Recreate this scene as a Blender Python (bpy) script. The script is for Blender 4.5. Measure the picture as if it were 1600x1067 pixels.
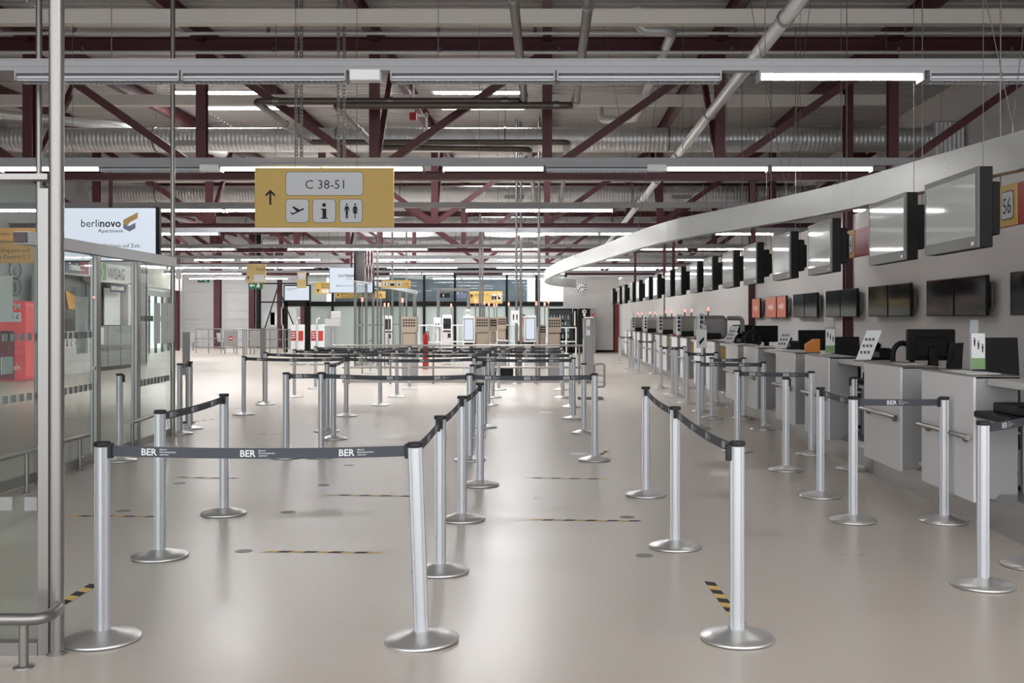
import bpy, math, random
from mathutils import Vector, Matrix
random.seed(7)
for o in list(bpy.data.objects): bpy.data.objects.remove(o)
SC = bpy.context.scene
COL = SC.collection
# ------------------------------------------------------------------ camera
F = 1600.0; VX = 855.0; VY = 500.0; EH = 1.58          # focal in px, vanishing point of the hall axis, eye height
cam = bpy.data.objects.new('camera', bpy.data.cameras.new('camera')); COL.objects.link(cam)
cam.data.sensor_width = 36; cam.data.lens = 36
cam.data.shift_x = -(VX - 800) / 1600; cam.data.shift_y = -(533.5 - VY) / 1600
cam.data.clip_start = 0.05; cam.data.clip_end = 300
cam.location = (0, 0, EH); cam.rotation_euler = (math.pi / 2, 0, 0)
SC.camera = cam
# ------------------------------------------------------------------ world, exposure
w = bpy.data.worlds.new('overcast_sky'); SC.world = w; w.use_nodes = True
wb = w.node_tree.nodes['Background']; wb.inputs[0].default_value = (0.93, 0.96, 1.0, 1); wb.inputs[1].default_value = 0.85
SC.view_settings.view_transform = 'Standard'; SC.view_settings.look = 'None'
SC.view_settings.gamma = 1; SC.view_settings.use_curve_mapping = False
SC.view_settings.exposure = 1.5
TUBE = 14.0        # strength of the fluorescent tubes
SKYL = 13.0        # strength of daylight in the skylight panes

# ------------------------------------------------------------------ pixels of the photo to points of the place
def FL(px, py):
    Y = EH * F / (py - VY); return ((px - VX) * Y / F, Y)
def PX(px, Y): return (px - VX) * Y / F
def PZ(py, Y): return EH - (py - VY) * Y / F

# ------------------------------------------------------------------ materials
def lin(c):
    return tuple(((v / 255) / 12.92 if v / 255 <= 0.04045 else ((v / 255 + 0.055) / 1.055) ** 2.4) for v in c) + (1,)
MATS = {}
def mat(name, rgb, rough=0.5, metal=0.0, emit=0.0, noise=0.0, nscale=8.0, rvar=0.0, stretch=None, bump=0.0, spec=0.5):
    m = bpy.data.materials.new(name); m.use_nodes = True; nt = m.node_tree; b = nt.nodes['Principled BSDF']
    b.inputs['Base Color'].default_value = lin(rgb); b.inputs['Roughness'].default_value = rough; b.inputs['Metallic'].default_value = metal
    b.inputs['Specular IOR Level'].default_value = spec
    if emit:
        b.inputs['Emission Color'].default_value = lin(rgb); b.inputs['Emission Strength'].default_value = emit
    if noise or rvar or bump:
        tc = nt.nodes.new('ShaderNodeTexCoord'); mp = nt.nodes.new('ShaderNodeMapping'); nt.links.new(tc.outputs['Object'], mp.inputs[0])
        if stretch: mp.inputs['Scale'].default_value = stretch
        n = nt.nodes.new('ShaderNodeTexNoise'); n.inputs['Scale'].default_value = nscale; n.inputs['Detail'].default_value = 5
        nt.links.new(mp.outputs[0], n.inputs['Vector'])
        if noise:
            mr = nt.nodes.new('ShaderNodeMapRange'); mr.inputs[1].default_value = 0.1; mr.inputs[2].default_value = 0.9
            mr.inputs[3].default_value = 1 - noise; mr.inputs[4].default_value = 1 + noise
            nt.links.new(n.outputs[0], mr.inputs[0])
            mx = nt.nodes.new('ShaderNodeMix'); mx.data_type = 'RGBA'; mx.blend_type = 'MULTIPLY'; mx.inputs[0].default_value = 1
            mx.inputs[6].default_value = lin(rgb); nt.links.new(mr.outputs[0], mx.inputs[7]); nt.links.new(mx.outputs[2], b.inputs['Base Color'])
        if rvar:
            mr2 = nt.nodes.new('ShaderNodeMapRange'); mr2.inputs[1].default_value = 0.1; mr2.inputs[2].default_value = 0.9
            mr2.inputs[3].default_value = rough - rvar; mr2.inputs[4].default_value = rough + rvar
            nt.links.new(n.outputs[0], mr2.inputs[0]); nt.links.new(mr2.outputs[0], b.inputs['Roughness'])
        if bump:
            bp = nt.nodes.new('ShaderNodeBump'); bp.inputs['Strength'].default_value = bump; bp.inputs['Distance'].default_value = 0.01
            nt.links.new(n.outputs[0], bp.inputs['Height']); nt.links.new(bp.outputs[0], b.inputs['Normal'])
    MATS[name] = m; return m
def glassmat(name, rgb, base=0.05, rough=0.02):
    m = bpy.data.materials.new(name); m.use_nodes = True; nt = m.node_tree; nt.nodes.remove(nt.nodes['Principled BSDF'])
    out = nt.nodes['Material Output']; t = nt.nodes.new('ShaderNodeBsdfTransparent'); t.inputs[0].default_value = lin(rgb)
    g = nt.nodes.new('ShaderNodeBsdfGlossy'); g.inputs['Roughness'].default_value = rough
    lw = nt.nodes.new('ShaderNodeLayerWeight'); pw = nt.nodes.new('ShaderNodeMath'); pw.operation = 'POWER'; pw.inputs[1].default_value = 5; nt.links.new(lw.outputs['Facing'], pw.inputs[0]); fr = nt.nodes.new('ShaderNodeMath'); fr.operation = 'MULTIPLY'; fr.inputs[1].default_value = 0.45; nt.links.new(pw.outputs[0], fr.inputs[0])
    mt = nt.nodes.new('ShaderNodeMath'); mt.operation = 'ADD'; mt.inputs[1].default_value = base; nt.links.new(fr.outputs[0], mt.inputs[0])
    mx = nt.nodes.new('ShaderNodeMixShader'); nt.links.new(mt.outputs[0], mx.inputs[0]); nt.links.new(t.outputs[0], mx.inputs[1]); nt.links.new(g.outputs[0], mx.inputs[2])
    nt.links.new(mx.outputs[0], out.inputs[0]); MATS[name] = m; return m
def frosted(name, rgb, trans=0.6):
    m = bpy.data.materials.new(name); m.use_nodes = True; nt = m.node_tree; nt.nodes.remove(nt.nodes['Principled BSDF'])
    out = nt.nodes['Material Output']; t = nt.nodes.new('ShaderNodeBsdfTranslucent'); t.inputs[0].default_value = lin(rgb)
    d = nt.nodes.new('ShaderNodeBsdfDiffuse'); d.inputs[0].default_value = lin(rgb)
    mx = nt.nodes.new('ShaderNodeMixShader'); mx.inputs[0].default_value = trans
    nt.links.new(d.outputs[0], mx.inputs[1]); nt.links.new(t.outputs[0], mx.inputs[2]); nt.links.new(mx.outputs[0], out.inputs[0])
    MATS[name] = m; return m

M = MATS
mat('floor_resin', (193, 183, 172), 0.31, noise=0.06, nscale=1.3, rvar=0.06, stretch=(0.5, 1.0, 1))
mat('deck_metal', (176, 173, 170), 0.6)
mat('red_steel', (78, 32, 39), 0.5)
mat('alu', (208, 210, 213), 0.42, 0.55)
mat('alu_light', (205, 207, 211), 0.45, 0.35)
mat('track_grey', (166, 166, 168), 0.5, 0.1)
mat('track_beige', (214, 208, 200), 0.5, 0.1)
mat('steel_brushed', (152, 149, 146), 0.34, 0.9)
mat('steel_dark', (120, 116, 112), 0.38, 0.9)
mat('base_steel', (218, 217, 215), 0.33, 0.8, noise=0.05, nscale=9)
mat('beam_alu', (186, 189, 188), 0.31, 0.75, noise=0.07, nscale=1.3, rvar=0.08, stretch=(1, 1, 2))
mat('duct_zinc', (205, 206, 207), 0.42, 0.7)
mat('pipe_brown', (98, 89, 83), 0.42, 0.5, noise=0.14, nscale=3)
mat('pipe_grey', (208, 208, 206), 0.35, 0.3)
mat('black', (16, 16, 17), 0.5, spec=0.25)
mat('black_gloss', (14, 13, 14), 0.1, spec=0.35)
mat('rubber', (36, 36, 38), 0.6)
mat('belt', (66, 70, 77), 0.6)
mat('belt_print', (222, 224, 226), 0.6)
mat('counter_grey', (230, 229, 229), 0.5, noise=0.02, nscale=3)
mat('counter_dark', (158, 157, 157), 0.5)
mat('worktop', (205, 204, 202), 0.35)
mat('plinth', (172, 170, 168), 0.34, 0.7, noise=0.04, nscale=2)
mat('wall_grey', (218, 214, 211), 0.75, noise=0.02, nscale=0.7)
mat('wall_white', (214, 211, 209), 0.7, noise=0.02, nscale=0.7)
mat('wall_panel', (230, 230, 230), 0.45, noise=0.03, nscale=0.8)
mat('wall_beige', (216, 211, 203), 0.6)
mat('store_grey', (150, 149, 149), 0.5)
mat('store_dark', (62, 61, 62), 0.4)
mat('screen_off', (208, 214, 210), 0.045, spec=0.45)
mat('screen_frame', (98, 100, 99), 0.45)
mat('screen_white', (216, 226, 238), 0.3, emit=0.22)
mat('screen_orange', (198, 92, 58), 0.4, emit=0.1)
mat('white', (242, 242, 242), 0.4)
mat('white_card', (228, 230, 230), 0.55)
mat('sign_yellow', (234, 197, 112), 0.5)
mat('sign_pale', (222, 196, 140), 0.5)
mat('sign_amber', (226, 160, 70), 0.5)
mat('sign_white', (236, 238, 240), 0.45)
mat('ink', (28, 28, 30), 0.6)
mat('ink_grey', (95, 100, 108), 0.6)
mat('board_red', (176, 28, 36), 0.4)
mat('atm_red', (232, 62, 66), 0.35, emit=0.08)
mat('lamp_red', (255, 158, 140), 0.4, emit=0.5)
mat('door_red', (128, 36, 38), 0.5)
mat('green', (24, 110, 70), 0.5)
mat('green_light', (126, 160, 108), 0.5)
mat('navy', (40, 46, 86), 0.5)
mat('wine', (140, 40, 60), 0.5)
mat('logo_gold', (186, 152, 92), 0.5, emit=0.08)
mat('logo_blue', (120, 128, 158), 0.5, emit=0.08)
mat('tape_yellow', (226, 190, 112), 0.6)
mat('floor_dot', (140, 134, 128), 0.5)
mat('podium_tan', (172, 155, 138), 0.5)
mat('orange', (226, 138, 50), 0.5)
mat('mesh_black', (26, 26, 28), 0.8)
mat('bottle_white', (225, 228, 232), 0.3)
mat('bottle_blue', (70, 90, 140), 0.3)
mat('machine', (148, 146, 142), 0.45, 0.2)
mat('dull_red', (190, 60, 50), 0.5)
mat('outside_wall', (104, 112, 122), 0.8, noise=0.3, nscale=2)
mat('skin', (214, 170, 148), 0.6)
mat('hair', (40, 32, 30), 0.7)
mat('shirt', (210, 208, 206), 0.8)
mat('trousers', (50, 52, 60), 0.8)
mat('tube_lit', (255, 253, 250), 0.4, emit=TUBE)
mat('tube_off', (205, 205, 205), 0.4)
mat('sky_pane', (250, 252, 255), 0.4, emit=SKYL)
_m = MATS['duct_zinc']; _nt = _m.node_tree; _tc = _nt.nodes.new('ShaderNodeTexCoord'); _w = _nt.nodes.new('ShaderNodeTexWave'); _w.inputs['Scale'].default_value = 3.4; _w.bands_direction = 'X'
_bp = _nt.nodes.new('ShaderNodeBump'); _bp.inputs['Strength'].default_value = 0.5; _bp.inputs['Distance'].default_value = 0.012
_nt.links.new(_tc.outputs['Object'], _w.inputs[0]); _nt.links.new(_w.outputs['Fac'], _bp.inputs['Height']); _nt.links.new(_bp.outputs[0], _nt.nodes['Principled BSDF'].inputs['Normal'])
for _n, _k in (('screen_white', .33), ('screen_orange', .2)):
    _b = MATS[_n].node_tree.nodes['Principled BSDF']; _b.inputs['Emission Strength'].default_value = _k; _b.inputs['Base Color'].default_value = (.04, .04, .045, 1)
glassmat('glass', (243, 248, 246), 0.015)
glassmat('glass_green', (190, 212, 205), 0.08)
glassmat('acrylic', (240, 243, 243), 0.06)
frosted('glass_frosted', (224, 231, 229), 0.7)
frosted('sticker_film', (170, 170, 168), 0.3)

# ------------------------------------------------------------------ mesh builder
class MB:
    def __init__(s): s.v = []; s.f = []; s.m = []; s.sm = []; s.k = 0
    def mi(s, k): s.k = k; return s
    def add(s, vs, fs, smooth=False):
        n = len(s.v); s.v += [tuple(v) for v in vs]
        for f in fs: s.f.append(tuple(i + n for i in f)); s.m.append(s.k); s.sm.append(smooth)
        return s
    def box(s, x0, x1, y0, y1, z0, z1):
        x0, x1 = min(x0, x1), max(x0, x1); y0, y1 = min(y0, y1), max(y0, y1); z0, z1 = min(z0, z1), max(z0, z1)
        return s.add([(x0,y0,z0),(x1,y0,z0),(x1,y1,z0),(x0,y1,z0),(x0,y0,z1),(x1,y0,z1),(x1,y1,z1),(x0,y1,z1)],
                     [(0,3,2,1),(4,5,6,7),(0,1,5,4),(1,2,6,5),(2,3,7,6),(3,0,4,7)])
    def rbox(s, x0, x1, y0, y1, z0, z1, c=0.01):        # box with chamfered edges all round
        cx, cy, cz = (x0+x1)/2, (y0+y1)/2, (z0+z1)/2; hx, hy, hz = abs(x1-x0)/2, abs(y1-y0)/2, abs(z1-z0)/2
        c = min(c, hx*.9, hy*.9, hz*.9); V = []; idx = {}
        for sx in (-1,1):
            for sy in (-1,1):
                for sz in (-1,1):
                    for a in range(3):
                        p = [hx-c, hy-c, hz-c]; p[a] += c; idx[(sx,sy,sz,a)] = len(V)
                        V.append((cx+sx*p[0], cy+sy*p[1], cz+sz*p[2]))
        Fc = []
        for a in range(3):
            b, d = (a+1)%3, (a+2)%3
            for sg in (-1,1):
                q = []
                for sb, sd in ((-1,-1),(1,-1),(1,1),(-1,1)):
                    k = [0,0,0]; k[a]=sg; k[b]=sb; k[d]=sd; q.append(idx[(k[0],k[1],k[2],a)])
                Fc.append(tuple(q if sg > 0 else q[::-1]))
        for a in range(3):                               # edge along axis a
            b, d = (a+1)%3, (a+2)%3
            for sb in (-1,1):
                for sd in (-1,1):
                    q = []
                    for sa, ax in ((-1,b),(1,b),(1,d),(-1,d)):
                        k = [0,0,0]; k[a]=sa; k[b]=sb; k[d]=sd; q.append(idx[(k[0],k[1],k[2],ax)])
                    Fc.append(tuple(q if sb*sd < 0 else q[::-1]))
        for sx in (-1,1):
            for sy in (-1,1):
                for sz in (-1,1):
                    q = [idx[(sx,sy,sz,a)] for a in range(3)]; Fc.append(tuple(q if sx*sy*sz > 0 else q[::-1]))
        return s.add(V, Fc)
    def tube(s, p0, p1, r, n=10, caps=True, r1=None):
        p0, p1 = Vector(p0), Vector(p1); d = (p1-p0).normalized(); r1 = r if r1 is None else r1
        a = d.orthogonal().normalized(); b = d.cross(a)
        vs = []
        for p, rr in ((p0, r), (p1, r1)):
            for i in range(n):
                t = 2*math.pi*i/n; vs.append(p + a*math.cos(t)*rr + b*math.sin(t)*rr)
        s.add(vs, [(i, (i+1)%n, n+(i+1)%n, n+i) for i in range(n)], True)
        if caps: s.add(vs, [tuple(range(n))[::-1], tuple(range(n, 2*n))])
        return s
    def path(s, pts, r, n=10, rad=0.0, cyc=False):       # a pipe along points, corners rounded
        P = [Vector(p) for p in pts]; Q = []
        for i, p in enumerate(P):
            if rad and 0 < i < len(P)-1:
                a = (P[i-1]-p); b = (P[i+1]-p); k = min(rad, a.length*.49, b.length*.49); a = p+a.normalized()*k; b = p+b.normalized()*k
                for t in (0, .2, .4, .6, .8, 1): Q.append(a*(1-t)**2 + p*2*t*(1-t) + b*t*t)
            else: Q.append(p)
        rings = []; up = None
        for i, p in enumerate(Q):
            d = (Q[min(i+1, len(Q)-1)] - Q[max(i-1, 0)]).normalized()
            if up is None: up = d.orthogonal().normalized()
            up = (up - d*up.dot(d)).normalized(); sd = d.cross(up)
            rings.append([p + up*math.cos(2*math.pi*j/n)*r + sd*math.sin(2*math.pi*j/n)*r for j in range(n)])
        vs = [v for rg in rings for v in rg]; m = len(rings)
        s.add(vs, [(i*n+j, i*n+(j+1)%n, (i+1)*n+(j+1)%n, (i+1)*n+j) for i in range(m-1) for j in range(n)], True)
        s.add(vs, [tuple(range(n))[::-1], tuple(range((m-1)*n, m*n))]); return s
    def lathe(s, prof, c=(0,0,0), n=24):                 # profile of (r, z)
        vs = []; m = len(prof)
        for r, z in prof:
            for i in range(n):
                t = 2*math.pi*i/n; vs.append((c[0]+r*math.cos(t), c[1]+r*math.sin(t), c[2]+z))
        s.add(vs, [(i*n+j, i*n+(j+1)%n, (i+1)*n+(j+1)%n, (i+1)*n+j) for i in range(m-1) for j in range(n)], True)
        s.add(vs, [tuple(range(n))[::-1], tuple(range((m-1)*n, m*n))]); return s
    def bar(s, p0, p1, w, h, up=(0,0,1)):                # rectangular bar between two points
        p0, p1 = Vector(p0), Vector(p1); d = (p1-p0).normalized(); sd = d.cross(Vector(up)).normalized(); u = sd.cross(d)
        vs = []
        for p in (p0, p1):
            for a, b in ((-1,-1),(1,-1),(1,1),(-1,1)): vs.append(p + sd*a*w/2 + u*b*h/2)
        return s.add(vs, [(3,2,1,0),(4,5,6,7),(0,1,5,4),(1,2,6,5),(2,3,7,6),(3,0,4,7)])
    def ibeam(s, p0, p1, w, h, t=0.014, up=(0,0,1)):
        p0, p1 = Vector(p0), Vector(p1); d = (p1-p0).normalized(); sd = d.cross(Vector(up)).normalized(); u = sd.cross(d)
        s.bar(p0+u*(h-t)/2, p1+u*(h-t)/2, w, t, up); s.bar(p0-u*(h-t)/2, p1-u*(h-t)/2, w, t, up)
        return s.bar(p0, p1, t, h-2*t, up)
    def poly(s, pts, T, th=0.0):                         # flat polygon pts (u,v), T maps (u, v, w) to a point; th = thickness
        n = len(pts)
        if not th: return s.add([T(u, v, 0) for u, v in pts], [tuple(range(n))])
        vs = [T(u, v, 0) for u, v in pts] + [T(u, v, th) for u, v in pts]
        return s.add(vs, [tuple(range(n))[::-1], tuple(range(n, 2*n))] + [(i, (i+1)%n, n+(i+1)%n, n+i) for i in range(n)])
    def text(s, st, T, u0, v0, size, weight=0.0, sx=1.0, align='LEFT', lift=0.002):
        vs, fs, wd = glyphs(st, weight); k = size / 0.73
        du = {'LEFT': 0, 'CENTER': -wd*k*sx/2, 'RIGHT': -wd*k*sx}[align]
        return s.add([T(u0+du+x*k*sx, v0+y*k, lift) for x, y in vs], fs)
    def build(s, name, mats, parent=None):
        if isinstance(mats, str): mats = [mats]
        org = ORG.get(parent.name, Vector((0,0,0))) if parent else Vector((0,0,0))
        me = bpy.data.meshes.new(name)
        if not parent and s.v:                           # a mesh that is a thing by itself gets its origin at its base
            xs, ys, zs = zip(*s.v); org = Vector(((min(xs)+max(xs))/2, (min(ys)+max(ys))/2, min(zs)))
        me.from_pydata([(v[0]-org.x, v[1]-org.y, v[2]-org.z) for v in s.v], [], s.f)
        for m in mats: me.materials.append(MATS[m])
        me.polygons.foreach_set('material_index', s.m); me.polygons.foreach_set('use_smooth', s.sm); me.update()
        o = bpy.data.objects.new(name, me); COL.objects.link(o)
        if parent: o.parent = parent; ORG[o.name] = org
        else: o.location = org; ORG[o.name] = org
        return o
ORG = {}; GL = {}
def glyphs(st, weight=0.0):
    key = (st, weight)
    if key not in GL:
        c = bpy.data.curves.new('lettering', 'FONT'); c.body = st; c.size = 1; c.offset = weight; c.resolution_u = 2
        o = bpy.data.objects.new('lettering', c); COL.objects.link(o)
        bpy.context.view_layer.update(); dg = bpy.context.evaluated_depsgraph_get()
        me = bpy.data.meshes.new_from_object(o.evaluated_get(dg))
        vs = [(v.co.x, v.co.y) for v in me.vertices]; fs = [tuple(p.vertices) for p in me.polygons]
        x0 = min(v[0] for v in vs); x1 = max(v[0] for v in vs)
        GL[key] = ([(x-x0, y) for x, y in vs], fs, x1-x0)
        bpy.data.objects.remove(o); bpy.data.curves.remove(c); bpy.data.meshes.remove(me)
    return GL[key]
def rrect(u0, u1, v0, v1, r, n=5):
    pts = []
    for cx, cy, a in ((u1-r, v1-r, 0), (u0+r, v1-r, 90), (u0+r, v0+r, 180), (u1-r, v0+r, 270)):
        for i in range(n+1):
            t = math.radians(a+90*i/n); pts.append((cx+r*math.cos(t), cy+r*math.sin(t)))
    return pts
def circ(cx, cy, r, n=20, a0=0): return [(cx+r*math.cos(a0+2*math.pi*i/n), cy+r*math.sin(a0+2*math.pi*i/n)) for i in range(n)]
def facing_cam(x0, z0, y):   # plane facing -Y: u to +X, v up
    return lambda u, v, w: (x0+u, y-w, z0+v)
def facing_minx(y0, z0, x):  # plane facing -X: u runs towards the camera (-Y), v up
    return lambda u, v, w: (x-w, y0-u, z0+v)
def facing_plusx(y0, z0, x): # plane facing +X: u runs away from the camera
    return lambda u, v, w: (x+w, y0+u, z0+v)

def thing(name, label, cat, loc=(0,0,0), group=None):
    o = bpy.data.objects.new(name, None); COL.objects.link(o); o.location = loc; o.empty_display_size = 0.1
    o['label'] = label; o['category'] = cat
    if group: o['group'] = group
    ORG[o.name] = Vector(loc); return o
def tag(o, label, cat, group=None):
    o['label'] = label; o['category'] = cat
    if group: o['group'] = group
    return o
def struct(o): o['kind'] = 'structure'; return o
def dup(root, loc, label, group=None, rot=None):
    r = root.copy(); COL.objects.link(r); r.location = loc; r['label'] = label
    if group: r['group'] = group
    if rot is not None: r.rotation_euler = rot
    ORG[r.name] = Vector(loc)
    for ch in list(root.children):
        c = ch.copy(); COL.objects.link(c); c.parent = r; ORG[c.name] = Vector(loc)
        for g in list(ch.children):
            d = g.copy(); COL.objects.link(d); d.parent = c
    return r
ORD = ['first','second','third','fourth','fifth','sixth','seventh','eighth','ninth','tenth','eleventh','twelfth','thirteenth','fourteenth','fifteenth','sixteenth','seventeenth','eighteenth','nineteenth','twentieth']

# ================================================================== THE SETTING
RZ = 6.72                                                # underside of the roof deck
struct(MB().box(-22, 10, -6, 62, -0.12, 0).build('floor', 'floor_resin'))
# corrugated roof deck, open where the skylights sit
SKY = [(-17.5, -15.5), (-8.4, -6.37), (-2.55, -0.57)]  # first pair is an added skylight column, there to brighten the far left walls
SKYY = [(22.9, 24.9), (32.4, 34.4), (41.9, 43.9), (51.3, 53.3)]
dk = MB(); per = 0.26
def deck_strip(x0, x1, y0, y1):
    n = max(1, round((y1-y0)/per)); p = (y1-y0)/n
    for i in range(n):
        y = y0+i*p; ys = [y, y+p*.34, y+p*.5, y+p*.84, y+p]; zs = [RZ, RZ, RZ+.045, RZ+.045, RZ]
        for j in range(4): dk.add([(x0,ys[j],zs[j]),(x0,ys[j+1],zs[j+1]),(x1,ys[j+1],zs[j+1]),(x1,ys[j],zs[j])], [(0,1,2,3)])
xs = [-22] + [v for p in SKY for v in p] + [10]
for i in range(7):
    if i % 2:
        y = -1.5
        for a, b in SKYY: deck_strip(xs[i], xs[i+1], y, a); y = b
        deck_strip(xs[i], xs[i+1], y, 53.35 if i > 3 else 62)
    else: deck_strip(xs[i], xs[i+1], -1.5, 62 if i < 3 else 53.35)
struct(dk.build('ceiling', 'deck_metal'))
n = 1
for a, b in SKYY:
    for x0, x1 in SKY:
        wn = bpy.data.objects.new('window_%d' % n, None); COL.objects.link(wn); wn['kind'] = 'structure'; n += 1
        m = MB(); m.box(x0-.05, x0, a-.05, b+.05, RZ-.03, RZ+.35).box(x1, x1+.05, a-.05, b+.05, RZ-.03, RZ+.35)
        m.box(x0, x1, a-.05, a, RZ-.03, RZ+.35).box(x0, x1, b, b+.05, RZ-.03, RZ+.35); m.build('window_frame', 'wall_white', wn)
        MB().box(x0, x1, a, b, RZ+.33, RZ+.35).build('window_pane', 'sky_pane', wn)
# side and far walls
struct(MB().add([(6.15,2,0),(6.15,30,0),(4.96,47,0),(4.96,47,3.7),(6.15,30,3.7),(6.15,2,3.7),(6.3,2,0),(6.3,30,0),(5.1,47,0),(5.1,47,3.7),(6.3,30,3.7),(6.3,2,3.7)],
   [(0,1,4,5),(1,2,3,4),(6,11,10,7),(7,10,9,8),(5,4,10,11),(4,3,9,10),(0,5,11,6),(2,8,9,3)]).build('wall_right', 'wall_grey'))
struct(MB().box(8.9, 9.1, 2, 62, 0, RZ+.1).build('wall_right_upper', 'wall_white'))
struct(MB().box(3.5, 5.1, 47, 47.2, 0, 3.55).box(3.5, 3.7, 47.2, 50, 0, 3.55).build('wall_block', 'wall_white'))
struct(MB().box(0.78, 3.5, 50, 50.2, 0, 3.68).build('wall_far_right', 'wall_white'))
struct(MB().box(0.78, 3.5, 49.97, 50, 0, 0.12).build('baseboard_far', 'black'))
struct(MB().box(3.28, 3.5, 49.9, 49.99, 0, 2.45).build('door_1', 'door_red'))
struct(MB().box(3.22, 3.28, 49.88, 49.99, 0, 2.52).box(3.28, 3.5, 49.88, 49.99, 2.45, 2.52).build('trim_1', 'black'))
wl = MB()
wl.box(-14.5, -14.3, -2, 36.6, 0, RZ+.1); struct(wl.build('wall_left', 'store_grey'))
wf = MB()
for i in range(13):                                       # horizontal sandwich panels with thin joints
    z = i*.53; wf.box(-21.2, -12.9, 59.5, 59.62, z+.012, z+.53)
struct(wf.build('wall_far', 'wall_panel'))
struct(MB().box(-21.2, -12.9, 59.6, 59.9, 0, RZ+.1).build('wall_back', 'wall_panel'))
struct(MB().box(-21.3, -21.1, 36.6, 44.5, 0, RZ+.1).box(-21.3, -21.1, 44.5, 56.5, 3.3, RZ+.1).box(-21.3, -21.1, 56.5, 59.7, 0, RZ+.1).build('wall_far_left', 'wall_panel'))
struct(MB().box(-21.2, -14.3, 36.5, 36.7, 0, RZ+.1).build('wall_jog', 'wall_panel'))
struct(MB().box(-12.3, 9, 52.0, 52.2, 4.25, RZ+.1).build('wall_far_upper', 'wall_panel'))

# far glazed front: bright upper panes, frosted lower panes, dark frames
gy = 52.0
gw = bpy.data.objects.new('window_20', None); COL.objects.link(gw); gw['kind'] = 'structure'
gx = [PX(p, gy) for p in (478, 520, 562, 612, 663, 711, 792, 838, 884)]
m = MB()
for x in gx: m.box(x-.06, x+.06, gy-.08, gy+.08, 0, 4.1)
m.box(gx[0], gx[-1], gy-.1, gy+.1, 2.28, 2.52).box(gx[0], gx[-1], gy-.08, gy+.08, 4.05, 4.2).box(gx[0], gx[-1], gy-.06, gy+.06, 0, .15)
m.build('window_frame', 'black', gw)
for i in range(8):
    MB().box(gx[i]+.06, gx[i+1]-.06, gy-.01, gy+.01, .15, 2.28).build('window_pane', 'glass_frosted', gw)
    MB().box(gx[i]+.06, gx[i+1]-.06, gy-.01, gy+.01, 2.52, 4.05).build('window_pane', 'glass', gw)

tag(MB().box(-12.5, -1.2, 60.2, 62, 0, 6.5).build('neighbour_building', 'outside_wall'), 'grey-blue building seen outside through the far upper windows', 'building')
# ================================================================== ROOF STEEL
ZB, ZT = 4.08, 6.36
def make_truss(label):
    t = thing('roof_truss', label, 'truss', (0, 0, 0), 'red steel roof trusses')
    MB().ibeam((-20.8,0,ZT), (8.85,0,ZT), .18, .24, .018).build('top_chord', 'red_steel', t)
    MB().ibeam((-20.8,0,ZB), (8.85,0,ZB), .2, .15, .016).build('bottom_chord', 'red_steel', t)
    for k in range(-6, 3):
        x = 3.0*k
        MB().ibeam((x,0,ZB+.075), (x,0,ZT-.12), .17, .15, .014, up=(0,1,0)).build('post', 'red_steel', t)
        x0, x1 = ((x-3, x) if k <= -1 else (x, x-3+0)) if k != 99 else (0, 0)
    for k in range(-6, 4):                               # diagonals lean towards the truss centre at X = -3
        if k <= -1: a, b = 3.0*(k-1), 3.0*k              # top of post k-1 to foot of post k
        else: a, b = 3.0*k, 3.0*(k-1)
        MB().bar((a,0,ZT-.1), (b,0,ZB+.07), .1, .13).build('diagonal', 'red_steel', t)
    for k in (-5, -3, -1, 1):
        x = 3.0*k
        MB().bar((x,.05,ZB+.05), (x,2.0,ZT+.05), .1, .1, up=(1,0,0)).build('brace', 'red_steel', t)
    return t
TY = [17.8, 27.27, 36.74, 46.2, 55.7]
tl = ['large dark red steel roof truss spanning the hall just behind the yellow C 38-51 sign',
      'dark red roof truss seen below and behind the front truss',
      'third dark red roof truss, deeper in the hall behind the second spiral duct',
      'fourth dark red roof truss, small, over the far check-in podiums',
      'last and smallest dark red roof truss by the far glazed front']
t0 = make_truss(tl[0]); t0.location = (0, TY[0], 0)
for y, l in zip(TY[1:], tl[1:]): dup(t0, (0, y, 0), l)
bl = {-6:'far left over the storefronts', -5:'outer left', -4:'left of the first skylight', -3:'beside the first skylight, over the advertising screen', -2:'over the C 38-51 sign',
      -1:'left of the second skylight', 0:'straight overhead along the hall axis', 1:'over the right queue lane', 2:'over the hanging counter screens', }
for k in range(-6, 3):
    x = 3.0*k
    tag(MB().ibeam((x, -1, RZ-.16), (x, 59.4 if k < -3 else 51.9, RZ-.16), .15, .3, .016).build('roof_beam', 'red_steel'),
        'long dark red beam under the corrugated roof, %s' % bl[k], 'beam', 'red beams running along the hall roof')

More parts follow.
